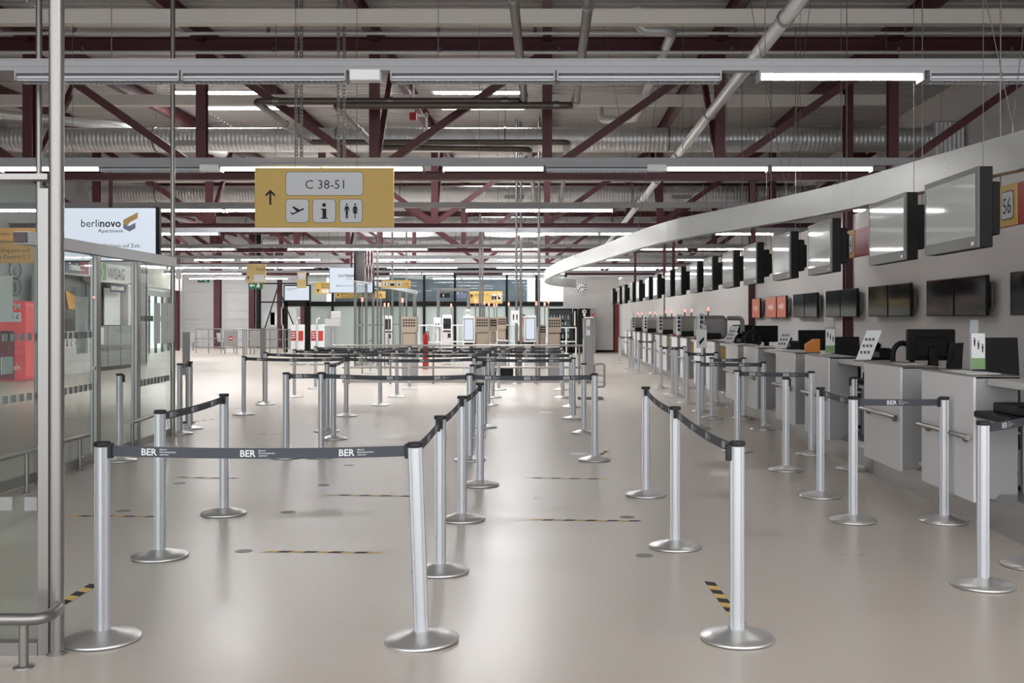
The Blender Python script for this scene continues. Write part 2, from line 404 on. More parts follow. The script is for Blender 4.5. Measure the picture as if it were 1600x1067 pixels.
# spiral ducts
def make_duct(label, y):
    t = thing('air_duct', label, 'duct', (0, y, 5.2), 'spiral ventilation ducts')
    prof = []; x = -14.0; N = 20
    m = MB(); vs = []; i = 0; xs_ = []
    while x < 8.01:
        xs_ += [(x, .25)]; x += 1.0
    for x, r in xs_:
        for j in range(N):
            a = 2*math.pi*j/N; vs.append((x, y+r*math.cos(a), 5.46+r*math.sin(a)))
    m.add(vs, [(i*N+j, (i+1)*N+j, (i+1)*N+(j+1)%N, i*N+(j+1)%N) for i in range(len(xs_)-1) for j in range(N)], True)
    m.build('duct_body', 'duct_zinc', t)
    m = MB(); m.tube((8.0,y,5.46), (8.25,y,5.46), .27, 20); m.rbox(8.2, 8.85, y-.33, y+.33, 5.0, 5.8, .03); m.build('end_box', 'duct_zinc', t)
    for cx in (-7.6, 4.1, -1.0):
        MB().box(cx-.3, cx+.3, y-.262, y-.22, 5.28, 5.40).build('air_grille', 'counter_dark', t)
    for cx in (-12, -8.4, -4.5, -.9, 2.6, 6.4):
        mm = MB(); mm.tube((cx-.015,y,5.46), (cx+.015,y,5.46), .27, 20); mm.tube((cx,y,5.72), (cx,y,RZ), .008, 6); mm.build('hanger_strap', 'steel_dark', t)
    return t
for i, y in enumerate((22.0, 31.5, 41.0, 50.5)):
    make_duct(['broad spiral silver duct crossing the hall behind the front truss', 'second spiral silver duct, seen above the second row of lights behind the first',
               'third spiral duct, thin and far behind the second', 'farthest spiral duct above the far glazed front'][i], y)

# ================================================================== LIGHT ROWS
ROWY = [9.4 + 5.7*i for i in range(9)] + [3.7, -2.0]  # last two rows are unseen, continue the grid, added to light the near floor
LIT = {0: [(1178,1445)], 1: [(2,158),(347,503),(505,661),(693,849),(1042,1197),(1205,1360),(1556,1710)],
       2: [(-42,68),(243,350),(352,458),(730,840),(845,955),(1240,1350)],
       3: [(255,340),(760,845),(847,932),(940,1025),(1120,1205)],
       4: [(248,278),(296,366),(452,522),(524,594),(596,666),(770,840),(1002,1072),(1092,1162)],
       5: [(306,365),(380,438),(440,500),(590,650),(650,706),(780,838),(924,980),(1060,1118)]}
OFF = {0: [(30,285),(288,543),(612,867),(870,1125),(1450,1700)], 1: [(160,315),(855,1010),(1400,1550)]}
rw = ['nearest row', 'second row', 'third row', 'fourth row', 'fifth row', 'sixth row', 'seventh row', 'eighth row', 'farthest row', 'overhead row', 'rear row']
def make_fix(lit):
    t = thing('ceiling_light', 'x', 'ceiling light', (0,0,0))
    m = MB(); m.box(-.75, .75, -.09, .09, .045, .075).box(-.75,-.735,-.09,.09,-.02,.045).box(.735,.75,-.09,.09,-.02,.045)
    m.add([(-.735,-.03,.045),(.735,-.03,.045),(.735,-.09,-.01),(-.735,-.09,-.01)],[(0,1,2,3)]) if not lit else None
    m.build('fixture_body', 'track_grey', t)
    if not lit:
        g = MB()
        for i in range(30): g.box(-.72+i*.05, -.716+i*.05, -.07, .07, -.02, .02)
        g.box(-.735,.735,-.075,-.07,-.02,.02).box(-.735,.735,.07,.075,-.02,.02); g.build('louvre', 'alu_light', t)
    MB().tube((-.73,0,.018), (.73,0,.018), .017, 6).build('fluorescent_tube', 'tube_lit' if lit else 'tube_off', t)
    return t
protos = {}
for r, y in enumerate(ROWY):
    xa = -13.8 if y < 36 else -20.9
    m = MB(); m.box(xa, 8.7, y-.05, y+.05, 3.86, 3.96).box(xa, 8.7, y-.058, y+.058, 3.95, 3.965).box(xa, 8.7, y-.058, y+.058, 3.895, 3.905)
    t = thing('light_track', 'grey metal lighting track of the %s of ceiling lights' % rw[r], 'lighting track', (0, y, 3.86), 'transverse lighting tracks')
    m.build('track_rail', 'track_grey', t)
    h = MB()
    x = xa+.8
    while x < 8.6: h.tube((x,y,3.96), (x,y,6.2), .004, 5); x += 3.0
    h.build('suspension_wires', 'steel_dark', t)['kind'] = 'stuff'
    spots = []
    if r in LIT:
        spots = [((a+b)/2, True) for a, b in LIT[r]] + [((a+b)/2, False) for a, b in OFF.get(r, [])]
        spots = [(PX(p, y), l) for p, l in spots]
    else:
        x = -18.5 if y > 9 else -6.5
        while x < (8 if y < 47 else .5):
            if random.random() < .72: spots.append((x+random.uniform(-.05,.05), True))
            x += 1.56 if random.random() < .7 else 2.3
    spots = sorted(s for s in spots if xa+.8 < s[0] < 7.9)
    for j, (x, l) in enumerate(spots):
        lab = '%s fluorescent ceiling light, %s from the left in the %s of lights' % ('lit' if l else 'unlit louvred', ORD[j], rw[r])
        if l not in protos:
            o = make_fix(l); protos[l] = o; o.location = (x, y, 3.78); o['label'] = lab; o['group'] = 'ceiling lights of the ' + rw[r]
        else: dup(protos[l], (x, y, 3.78), lab, 'ceiling lights of the ' + rw[r])
    b = [(-4.2, 'x')]
for px, Y, l in ((573, 9.4, 'small pale junction box under the nearest lighting track'), (330, 15.1, 'pale junction box on the second lighting track beside the yellow sign'),
              (1025, 15.1, 'pale junction box between lit tubes of the second lighting track')):
    x = PX(px, Y); tag(MB().rbox(x-.14, x+.14, Y-.11, Y+.02, 3.76, 3.86, .008).build('junction_box', 'white'), l, 'junction box')
# upper beige channels
for i, y in enumerate((15.1, 20.8, 26.5, 32.2)):
    tag(MB().box(-13.9 , 8.8 if y != 20.8 else 6.9, y-.09, y+.09, 5.93, 6.13).box(-13.9, 8.8 if y != 20.8 else 6.9, y-.1, y+.1, 6.12, 6.14).build('cable_channel', 'track_beige'),
        ['wide beige channel under the roof, nearest and highest in view', 'beige channel crossing under the roof behind the front truss posts',
         'third beige channel under the roof behind the first spiral duct', 'farthest beige channel under the roof above the second duct'][i], 'cable channel', 'beige channels below the roof')
# sprinkler pipes
for i, (y, z) in enumerate(((16.9, PZ(52, 16.9)), (17.2, PZ(82, 17.2)))):
    t = thing('sprinkler_pipe', ['thin pale sprinkler pipe just below the topmost beige channel', 'thin sprinkler pipe with small heads, lower of the two above the nearest lights'][i], 'pipe', (0, y, z), 'sprinkler pipes')
    MB().tube((-13.8,y,z), (8.8,y,z), .028, 8).build('pipe_run', 'pipe_grey', t)
    for x in (-10, -7.8, -4.6, -1.8, -.2+.4*i, 3.1, 5.9, 7.8):
        MB().tube((x,y,z), (x,y,z+.09), .03, 8).build('sprinkler_head', 'steel_dark', t)

# pipes along and across
def pipe(label, pts, r, m, rad=.2, bands=()):
    t = thing('ceiling_pipe', label, 'pipe', pts[0])
    MB().path(pts, r, 12, rad).build('pipe_run', m, t)
    for a, b in bands: MB().tube(a, b, r*1.22, 12).build('pipe_clamp', 'steel_dark', t)
    return t
def xb(x, y, z, d=.05): return ((x-d,y,z), (x+d,y,z))
def yb(x, y, z, d=.05): return ((x,y-d,z), (x,y+d,z))
pipe('dark brown pipe with elbows, its long cross run uppermost behind the nearest lights', [(-.38,4,5.21), (-.38,17,5.21), (-4.85,17,5.21), (-4.85,20.9,5.21), (.42,20.9,5.21), (.42,33,5.21)],
     .06, 'pipe_brown', .16, [yb(-.38,11.5,5.21), xb(-.7,17,5.21), xb(-4.5,17,5.21), yb(-4.85,19,5.21), yb(-.38,16.6,5.21), xb(-2.6,17,5.21), yb(.42,24,5.21)])
pipe('dark brown pipe with elbows, its cross run lower and reaching farther right', [(.46,4,5.12), (.46,16.9,5.12), (-3.5,16.9,5.12), (-3.5,21,5.12), (-.37,21,5.08), (-.37,33,5.08)],
     .06, 'pipe_brown', .16, [yb(.46,11.5,5.12), xb(.15,16.9,5.12), yb(-3.5,19,5.12), yb(.46,16.5,5.12), yb(-.37,24.5,5.08)])
pipe('thick pale grey pipe running diagonally overhead along the whole hall', [(2.7,5,5.0), (2.7,47,5.0)], .085, 'pipe_grey', 0, [yb(2.7,y,5.0,.03) for y in (11.6,13.6,17,21,25,29)])
pipe('fat pale grey vent pipe with two elbows beside the thick diagonal pipe', [(1.46,16.7,6.66), (1.5,16.7,6.29), (2.05,16.7,6.29), (2.05,24,6.29), (1.25,24.2,6.29), (1.25,24.3,6.66)], .085, 'pipe_grey', .2)
pipe('pale vent pipe rising to the roof at upper left behind the truss', [(-12.5,21.2,5.95), (-9.4,22.6,5.85), (-8.2,26,5.8)], .1, 'pipe_grey', .3)
# perforated hangers near the sign
def strut(x, y, z0, z1, label):
    t = thing('hanger_rail', label, 'hanger rail', (x, y, z0), 'perforated hanger rails above the yellow sign')
    m = MB(); m.box(x-.02, x-.014, y-.02, y+.02, z0, z1).box(x+.014, x+.02, y-.02, y+.02, z0, z1)
    k = z0
    while k < z1: m.box(x-.014, x+.014, y-.005, y+.005, k, min(k+.03, z1)); k += .055
    m.build('rail_strip', 'steel_dark', t); return t
for px, y, l in ((463,15.3,'perforated metal hanger rail left of a close twin, above the yellow sign'), (471,15.35,'perforated metal hanger rail right of a close twin, above the yellow sign'),
                 (529,15.3,'perforated hanger rail of the second pair, its left one'), (538,15.35,'perforated hanger rail of the second pair, its right one')):
    strut(PX(px, y), y, 3.97, RZ-.02, l)
for px, y, l, z1 in ((807,24.0,'double steel hanger descending from the roof near the hall centre, left rail',6.6), (843,24.0,'double steel hanger descending from the roof near the hall centre, right rail',6.6)):
    pass
t = thing('alarm_siren', 'red alarm siren box with white bracket under the roof behind the brown pipes', 'siren', (PX(650,20.5), 20.5, PZ(182,20.5)))
x, z = PX(646,20.5), PZ(182,20.5)
MB().rbox(x-.08, x+.06, 20.45, 20.55, z-.08, z+.08, .015).build('siren_body', 'board_red', t)
MB().box(x+.08, x+.3, 20.5, 20.53, z, z+.05).box(x+.24, x+.28, 20.5, 20.53, z-.25, z+.08).box(x-.02, x+.02, 20.5, 20.52, z+.08, RZ).build('siren_bracket', 'white', t)

# ================================================================== YELLOW SIGN
SY = 14.9
sx0, sx1, sz0, sz1 = PX(398, SY), PX(615, SY), PZ(355, SY), PZ(262, SY)
t = thing('direction_sign', 'large yellow hanging sign reading C 38-51 with up arrow and three pictograms', 'sign', (0, SY, sz0))
MB().rbox(sx0, sx1, SY, SY+.06, sz0, sz1, .006).build('sign_board', 'sign_yellow', t)
T = facing_cam(0, 0, SY)
def U(px): return PX(px, SY)
def V(py): return PZ(py, SY)
pl = MB(); ed = MB()
for a, b, c, d in ((447,567,305,269), (447,482,347.5,311.5), (489,524,347.5,311.5), (531,566,347.5,311.5)):
    ed.poly(rrect(U(a)-.006, U(b)+.006, V(c)-.006, V(d)+.006, .052), T, .002); pl.poly(rrect(U(a), U(b), V(c), V(d), .047), T, .004)
ed.build('panel_border', 'ink', t); pl.build('sign_panel', 'sign_white', t)
g = MB(); g.text('C 38-51', T, U(507.5), V(295), .135, -.004, 1.0, 'CENTER', .006)
L = lambda u, v, w: T(u, v, w+.006)
def pp(pts): g.poly([(U(a), V(b)) for a, b in pts], L)
pp([(421,320),(424,320),(424,302),(429.8,307.8),(429.8,303.3),(422.5,296.5),(415.2,303.3),(415.2,307.8),(421,302)])
pp([(453.5,332),(455,331.2),(457.5,333.2),(463.5,330.6),(456.6,323.5),(459,322.3),(468.5,327.8),(473.5,325.3),(475.3,325.6),(474.6,327.6),(457,336)])
g.poly(circ(U(506.5), V(320.3), .028), L); pp([(501.5,326),(510,326),(510,340),(512,340),(512,341.8),(501.2,341.8),(501.2,340),(504,340),(504,328),(501.5,328)])
for cx, dress in ((542,0), (555,1)):
    g.poly(circ(U(cx), V(319.3), .014), L)
    if not dress: pp([(cx-2.3,322),(cx+2.3,322),(cx+4.8,329.5),(cx+4,330),(cx+2,326),(cx+1.8,341.5),(cx+.3,341.5),(cx,333),(cx-.3,341.5),(cx-1.8,341.5),(cx-2,326),(cx-4,330),(cx-4.8,329.5)])
    else: pp([(cx-2,322),(cx+2,322),(cx+4.8,329.5),(cx+4,330),(cx+1.8,326),(cx+3.6,333.5),(cx+.8,333.5),(cx+.7,341.5),(cx-.7,341.5),(cx-.8,333.5),(cx-3.6,333.5),(cx-1.8,326),(cx-4,330),(cx-4.8,329.5)])
g.build('sign_lettering', 'ink', t)
MB().tube((U(461),SY+.03,sz1), (U(461),SY+.03,RZ), .004, 5).tube((U(557),SY+.03,sz1), (U(557),SY+.03,RZ), .004, 5).build('hanging_wires', 'steel_dark', t)['kind'] = 'stuff'

# ================================================================== ADVERTISING SCREENS
def advert(px0, px1, py0, py1, Y, label, zoom=True):
    x0, x1, z0, z1 = PX(px0,Y), PX(px1,Y), PZ(py1,Y), PZ(py0,Y); W_ = x1-x0; H_ = z1-z0
    t = thing('advertising_screen', label, 'display', ((x0+x1)/2, Y, z0), 'hanging advertising screens')
    MB().rbox(x0-.015, x1+.06, Y+.004, Y+.12, z0-.015, z1+.015, .01).build('screen_housing', 'black', t)
    MB().box(x0, x1, Y, Y+.01, z0, z1).build('screen_panel', 'screen_white', t)
    T = facing_cam(x0, z0, Y); k = W_
    hb = .085*k; w1, w2 = glyphs('berli', 0)[2], glyphs('novo', .02)[2]; sxx = (.425*k-.01*k)/((w1+w2)*hb/.73)
    a = MB(); a.text('berli', T, .205*k, .36*k, hb, 0, sxx); a.build('thin_lettering', 'ink', t)
    b = MB(); b.text('novo', T, .205*k+w1*hb/.73*sxx+.01*k, .36*k, hb, .02, sxx); b.build('bold_lettering', 'ink', t)
    def fit(g_, st, u, v, size, width): g_.text(st, T, u, v, size, .005, width/(glyphs(st, .005)[2]*size/.73))
    c = MB(); fit(c, 'Apartment', .385*k, .30*k, .04*k, .27*k); fit(c, 'Möbliertes Wohnen auf Zeit.', .16*k, .14*k, .042*k, .68*k); c.build('slogan_lettering', 'ink_grey', t)
    e = MB(); e.poly([(.655*k,.395*k),(.655*k,.435*k),(.81*k,.515*k),(.81*k,.455*k),(.72*k,.405*k),(.70*k,.37*k)], T, .003); e.build('gold_emblem', 'logo_gold', t)
    e = MB(); e.poly([(.655*k,.395*k),(.655*k,.345*k),(.72*k,.31*k),(.785*k,.345*k),(.785*k,.405*k),(.72*k,.37*k),(.70*k,.37*k)], T, .003); e.build('blue_emblem', 'logo_blue', t)
    MB().tube(((x0+x1)/2, Y+.08, z1), ((x0+x1)/2, Y+.08, ZB-.05), .035, 10).build('drop_pole', 'red_steel', t)
    return t
advert(97, 243, 325, 407, 17.72, 'large lit white advertising screen hanging behind the near glass partition')
advert(515, 582, 418, 457, 36.66, 'small lit white advertising screen hanging far off above yellow signs')
t = thing('hanging_display', 'dark display seen nearly edge-on, with cables on its back, above the far glass booth', 'display', (PX(563,33), 33, 2.8))
MB().add([(PX(553,32.4),32.4,PZ(390,32.4)), (PX(567,33.6),33.6,PZ(392,33.6)), (PX(567,33.6),33.6,PZ(440,33.6)), (PX(553,32.4),32.4,PZ(438,32.4)),
          (PX(553,32.4)+.06,32.37,PZ(390,32.4)), (PX(567,33.6)+.06,33.57,PZ(392,33.6)), (PX(567,33.6)+.06,33.57,PZ(440,33.6)), (PX(553,32.4)+.06,32.37,PZ(438,32.4))],
         [(0,1,2,3),(7,6,5,4),(0,4,5,1),(1,5,6,2),(2,6,7,3),(3,7,4,0)]).build('display_panel', 'black', t)
MB().rbox(PX(571,33), PX(583,33), 32.9, 33.1, PZ(440,33), PZ(392,33), .02).build('back_housing', 'red_steel', t)
m = MB()
for i in range(5):
    x = PX(572+i*2.4, 32.8); m.path([(x,32.86,PZ(388,32.8)), (x+.04*(-1)**i,32.83,PZ(405,32.8)), (x-.03*(-1)**i,32.8,PZ(422,32.8)), (x,32.86,PZ(439,32.8))], .008, 6, .1)
m.build('cable_loops', 'white', t)['kind'] = 'stuff'
MB().tube((PX(590,33),33,0.0), (PX(590,33),33,RZ), .03, 10).build('support_pole', 'steel_brushed', t)

# ================================================================== NEAR GLASS VESTIBULE (left)
def glass_panel(name, label, p0, p1, z0, z1, stickers=(), frame=True, film='sticker_film'):
    (x0,y0),(x1,y1) = p0, p1; t = thing(name, label, 'glass panel', (x0, y0, 0))
    d = Vector((x1-x0, y1-y0, 0)); L_ = d.length; d.normalize(); nrm = Vector((d.y, -d.x, 0))
    MB().bar((x0,y0,(z0+z1)/2), (x1,y1,(z0+z1)/2), .012, z1-z0).build('glass_pane', 'glass', t)
    MB().bar((x0,y0,z0+.02), (x1,y1,z0+.02), .05, .1).build('bottom_rail', 'steel_brushed', t)
    if stickers:
        m = MB()
        for z, h in stickers:
            s = .08
            while s < L_-.08:
                a = Vector((x0,y0,z)) + d*s; m.bar(a, a+d*.07, .016, h); s += .14
        m.build('sticker_band', film, t)
    return t
def steel_post(px, Y, r, z1, label, name='steel_post', flat=False):
    x = PX(px, Y); t = thing(name, label, 'post', (x, Y, 0))
    MB().tube((x,Y,0), (x,Y,z1), r, 20).build('pole', 'steel_brushed', t)
    if flat: MB().box(x-r-.04, x-r*.75, Y-.03, Y+.03, .0, 2.2).build('door_profile', 'steel_brushed', t)
    MB().tube((x,Y,0), (x,Y,.015), r*1.35, 20).build('foot_collar', 'steel_brushed', t)
    return t
steel_post(88.5, 4.85, .034, RZ, 'thick steel pole running floor to roof beside the nearest queue post', flat=True)
steel_post(61, 9.95, .028, RZ, 'slim steel pole rising to the roof just behind the thickest pole')
steel_post(270, 13.9, .031, RZ, 'slim steel pole at the far end of the near glass partition')
for px, Y, l in ((64, 9.9, 'dark frame post of the glass partition behind the thickest steel pole'), (150, 11.35, 'frame post with door button, behind the belt at the glass partition'),
                 (213, 12.5, 'steel frame post between the last two glass panes of the partition')):
    x = PX(px, Y); t = thing('partition_post', l, 'post', (x, Y, 0), 'glass partition posts')
    MB().rbox(x-.045, x+.035, Y-.05, Y+.05, 0, 2.3, .006).build('post_profile', 'steel_dark' if px == 64 else 'steel_brushed', t)
    MB().box(x-.012, x-.004, Y-.0505, Y-.045, 0.02, 2.28).build('gasket', 'black', t)
    if px == 150:
        MB().tube((x+.0,Y-.05,1.05), (x+.0,Y-.075,1.05), .02, 12).build('door_lock', 'steel_brushed', t)
        MB().tube((x+.0,Y-.05,1.83), (x+.0,Y-.06,1.83), .012, 8).build('indicator_light', 'lamp_red', t)
GX = -5.0
glass_panel('glass_partition', 'nearest pane of the glass partition, cut off by the picture edge', (GX,7.0), (PX(64,9.9)-.05,9.85), .05, 2.3, ((.85,.07),(1.42,.07)))
glass_panel('glass_partition', 'glass pane with two sticker bands right of the thickest steel pole', (PX(64,9.9),9.95), (PX(150,11.35),11.3), .05, 2.3, ((.85,.07),(1.42,.07)))
glass_panel('glass_partition', 'clear glass pane between the frame post with the button and the next post', (PX(150,11.35),11.4), (PX(213,12.5),12.45), .05, 2.3)
glass_panel('glass_partition', 'last glass pane of the partition before the slim pole', (PX(213,12.5),12.55), (PX(270,13.9)-.03,13.87), .05, 2.3, ((.8,.08),(1.6,.07)))
t = thing('door_header', 'long brushed steel header beam on top of the near glass partition', 'header', (GX, 9.7, 2.3))
MB().bar((PX(34,9.7),9.7,2.36), (PX(268,13.8),13.8,2.36), .14, .12).build('header_beam', 'alu_light', t)
MB().bar((PX(34,9.7),9.69,2.36), (PX(34,9.7)-.001,9.66,2.36), .12, .1).build('end_cap', 'red_steel', t)
# floor cards taped on the doors
for i, (px, Y, zc) in enumerate(((40, 12.2, 1.16),)):
    x = PX(px, 9.5); 
    tag(MB().box(-4.994, -4.988, 9.36, 9.56, 1.08, 1.24).build('paper_notice', 'white_card'), 'blank grey notice taped on the nearest partition pane', 'notice')
tag(MB().box(-4.994, -4.988, 10.85, 11.12, 1.22, 1.83).build('paper_notice', 'white_card'), 'tall pale poster taped on the pane under the advertising screen', 'notice')
for i in range(3):
    y0 = 13.0+.24*i
    tag(MB().box(-4.994, -4.988, y0, y0+.2, 1.28, 1.8).build('paper_notice', 'white_card'), '%s pale notice of three on the last glass pane' % ('first', 'middle', 'third')[i], 'notice', 'notices on the last glass pane')
# handrails
def rail(label, pts, legs, r=.024, rad=.12):
    t = thing('guard_rail', label, 'rail', pts[0])
    MB().path(pts, r, 12, rad).build('rail_tube', 'steel_brushed', t)
    for (x, y, z) in legs:
        MB().tube((x,y,0), (x,y,z), r*.8, 10).lathe([(.045,0),(.045,.006),(.02,.01)], (x,y,0), 16).build('rail_leg', 'steel_brushed', t)
rail('low tubular guard rail at the foot of the thickest steel pole', [(-3.6,4.62,.23), (PX(70,4.62),4.62,.23), (PX(92,4.8),4.8,.23)], [(PX(37,4.66),4.66,.23)], .027, .12)
rail('low guard rail along the nearest partition pane', [(-4.75,6.8,.36), (PX(58,9.7),9.7,.36)], [(PX(42,9.35),9.35,.36), (-4.78,7.9,.36)])
rail('short low guard rail in front of the two-banded glass pane', [(PX(88,10.2),10.2,.36), (PX(138,10.9),10.9,.36)], [(PX(125,10.75),10.75,.36)])
rail('low guard rail along the last glass pane', [(PX(205,12.2),12.2,.36), (PX(258,13.7),13.7,.36)], [(PX(207,12.3),12.3,.36)])
# near front pane facing the camera
t = thing('glass_door', 'near glass door leaf with pale squares, cut off by the picture edge', 'door', (-3.2, 4.85, 0))
MB().box(-4.0, PX(76,4.85), 4.845, 4.857, .05, 2.22).build('glass_pane', 'glass', t)
MB().box(-4.0, PX(63,4.85), 4.82, 4.88, .0, .06).build('bottom_rail', 'steel_brushed', t)
MB().box(-4.0, PX(80,4.85), 4.81, 4.89, PZ(282,4.85), PZ(273,4.85)).build('top_rail', 'steel_brushed', t)
m = MB()
for px in (11, 50, -28): m.box(PX(px-10,4.85), PX(px+10,4.85), 4.838, 4.845, PZ(797,4.85), PZ(776,4.85))
m.build('sticker_squares', 'sticker_film', t)['kind'] = 'stuff'

# amber direction sign seen through the near glass
Y = 16.0; t = thing('direction_sign', 'amber sign about boarding cards seen through the near glass', 'sign', (PX(-20,Y), Y, PZ(411,Y)))
MB().rbox(PX(-110,Y), PX(56,Y), Y, Y+.05, PZ(411,Y), PZ(356,Y), .005).build('sign_board', 'sign_amber', t)
T = facing_cam(0, 0, Y); g = MB()
for s, px, py in (('Bordkarten- und', 32, 368), ('Sicherheitskontrolle C 1', 52, 379.5), ('Boarding pass and', 46, 393.5), ('Security Control C 1', 46, 404)):
    g.text(s, T, PX(px,Y), PZ(py,Y), .062, 0, 1, 'RIGHT', .003)
g.build('sign_lettering', 'ink', t)

# ================================================================== QUEUE POSTS AND BELTS
PH = 0.98
def make_post():
    t = thing('queue_post', 'x', 'barrier post', (0,0,0))
    b = MB(); b.lathe([(.182,.004),(.184,.012),(.178,.018),(.12,.032),(.06,.05),(.044,.056),(.038,.056)], n=32); b.build('base_plate', 'base_steel', t)
    MB().lathe([(.178,0),(.182,.004),(.17,.004)], n=32).build('rubber_ring', 'rubber', t)
    n = 48; pr = []
    for i in range(n):                                    # extruded tube with four pairs of belt slots
        a = 2*math.pi*i/n; pr.append(.029 if (i % 12) in (0, 2) else .0365)
    m = MB(); vs = []
    for z in (.05, .955):
        for i in range(n): a = 2*math.pi*(i+.5)/n+.35; vs.append((pr[i]*math.cos(a), pr[i]*math.sin(a), z))
    m.add(vs, [(i,(i+1)%n,n+(i+1)%n,n+i) for i in range(n)]); m.add(vs, [tuple(range(n,2*n))]); m.build('pole', 'alu', t)
    MB().lathe([(.0375,.958),(.0395,.961),(.0395,.975),(.036,.98),(.0,.98)], n=24).build('top_cap', 'rubber', t)
    return t
PROTO = None; POSTS = {}
def post(key, px, py, label, lean=None, group='queue barrier posts'):
    global PROTO
    x, y = FL(px, py)
    if PROTO is None: PROTO = make_post(); PROTO.location = (x, y, 0); PROTO['label'] = label; PROTO['group'] = group; o = PROTO; ORG[o.name] = Vector((x,y,0))
    else: o = dup_post((x,y,0), label, group)
    if lean: o.rotation_euler = lean
    POSTS[key] = (o, x, y); return o
BASEKIDS = None
def dup_post(loc, label, group):
    global BASEKIDS
    if BASEKIDS is None: BASEKIDS = list(PROTO.children)
    r = PROTO.copy(); COL.objects.link(r); r.location = loc; r.rotation_euler = (0,0,0); r['label'] = label; r['group'] = group; ORG[r.name] = Vector(loc)
    for ch in BASEKIDS: c = ch.copy(); COL.objects.link(c); c.parent = r
    return r
pd = [
 ('A1',160,1000,'nearest queue post, left of two holding the front BER belt'),
 ('A2',659,1001,'slightly leaning queue post at the corner of the front BER belt'),
 ('A3',250,870,'queue post behind the left front post, near end of a short belt'),
 ('A4',350,803,'queue post at the far end of the short belt behind the left front post'),
 ('A5',688,893,'queue post directly behind the leaning corner post'),
 ('A6',722,812,'second queue post behind the leaning corner post'),
 ('A7',750,758,'third queue post behind the leaning corner post, end of that belt run'),
 ('A8',187,720,'beltless queue post standing before the glass partition'),
 ('B1',447,715,'left end queue post of the belt line across the middle aisle'),
 ('B2',502,714,'second queue post of the belt line across the middle aisle'),
 ('B3',734,719,'middle queue post where two long belts of the aisle line meet'),
 ('B4',929,719,'right end queue post of the belt line across the middle aisle'),
 ('B5',511,674,'queue post close behind the second post of the aisle line'),
 ('B6',521,686,'beltless queue post tight beside another behind the aisle line'),
 ('B7',738,683,'queue post behind the middle post of the aisle line, with tiny belt'),
 ('B8',757,668,'queue post at the far end of the tiny belt behind the middle post'),
 ('C0',281,678,'queue post at the foot of the slim pole ending the glass partition'),
 ('C1',297,670,'queue post in front of the grey slab near the glass partition'),
 ('C2',381,648,'leftmost post of the long belt row, carrying a white stand above it'),
 ('C3',541,650,'queue post where a side belt joins the long belt row'),
 ('C4',741,651,'queue post in the long belt row just behind the tiny belt'),
 ('C5',896,654,'right end queue post of the long belt row'),
 ('D1',415,632,'left end queue post of the second long row, beside the grey slab'),
 ('D2',594,633,'second queue post of the second long row'),
 ('D3',763,633,'third queue post of the second long row'),
 ('D4',892,636,'right end queue post of the second long row'),
 ('E1',460,620,'left end post of the third long row, in front of a sanitiser stand'),
 ('E2',620,620,'second post of the third long row'),
 ('E3',770,621,'third post of the third long row'),
 ('E4',879,621.5,'right end post of the third long row'),
 ('F1',493,607.5,'left end post of the farthest long row, before the second sanitiser stand'),
 ('F2',640,607.5,'second post of the farthest long row'),
 ('F3',779,609,'third post of the farthest long row'),
 ('F4',877,609,'right end post of the farthest long row'),
 ('G1',579,583,'small far queue post in front of the far glass booth'),
 ('H1',912,677,'single queue post just behind the right end of the aisle line'),
 ('R1',1152,998,'nearest queue post of the right lane, end of the twisted belt'),
 ('R2',1055,855,'middle queue post of the short belt line opening the right lane'),
 ('R3',1009,774,'far queue post of the short belt line opening the right lane'),
 ('R4',1536,915,'nearest queue post on the counter side'),
 ('R5',1475,815,'queue post before the nearest counter pod, holding a BER belt'),
 ('R6',1333,814,'queue post left of the counter belt, two belts meeting on it'),
 ('R7',1282,776,'queue post behind the one where two counter belts meet'),
 ('R8',1228,735,'lone beltless queue post in the counter lane'),
 ('R9',1334,733,'beltless queue post tucked against the second counter pair'),
 ('R10',1268,710,'right queue post of the belt before the third counter'),
 ('R11',1152,705,'left queue post of the belt before the third counter'),
 ('S1',1193,671,'right queue post of the curved belt farther up the counter lane'),
 ('S2',1091,669,'left queue post of the curved belt farther up the counter lane'),
 ('S3',1162,654,'right queue post of the belt just behind the curved one'),
 ('S4',1112,653.5,'left queue post of the belt just behind the curved one'),
 ('S5',1097,643.5,'queue post carrying the small white sign plate in the counter lane'),
 ('S6',1119,632,'right post of the belt behind the white sign plate'),
 ('S7',1073.5,630,'left post of the belt behind the white sign plate'),
 ('T1',1051,617,'left of two tight posts by the bag drop machines'),
 ('T2',1057,620,'right of two tight posts by the bag drop machines'),
 ('T3',1033,606.5,'post at the near end of the far counter belt'),
 ('T4',1069,607,'post at the counter end of the far counter belt'),
 ('T5',998,583,'small far post of the belt before the last bag drops'),
 ('T6',1023,584,'small far post at the counter side of the last bag drops'),
 ('T7',984,576,'left of two tiny posts near the red door'),
 ('T8',989,578,'right of two tiny posts near the red door'),
 ('T9',968,567,'farthest queue post of all, before the red door'),
 ('T10',990,566,'tiny post facing the farthest one across its belt'),
 ('Z1',1611,884,'queue post base cut off by the right picture edge'),
]
for d in pd: post(d[0], d[1], d[2], d[3])
POSTS['A2'][0].rotation_euler = (0, math.radians(-2.0), math.radians(20))
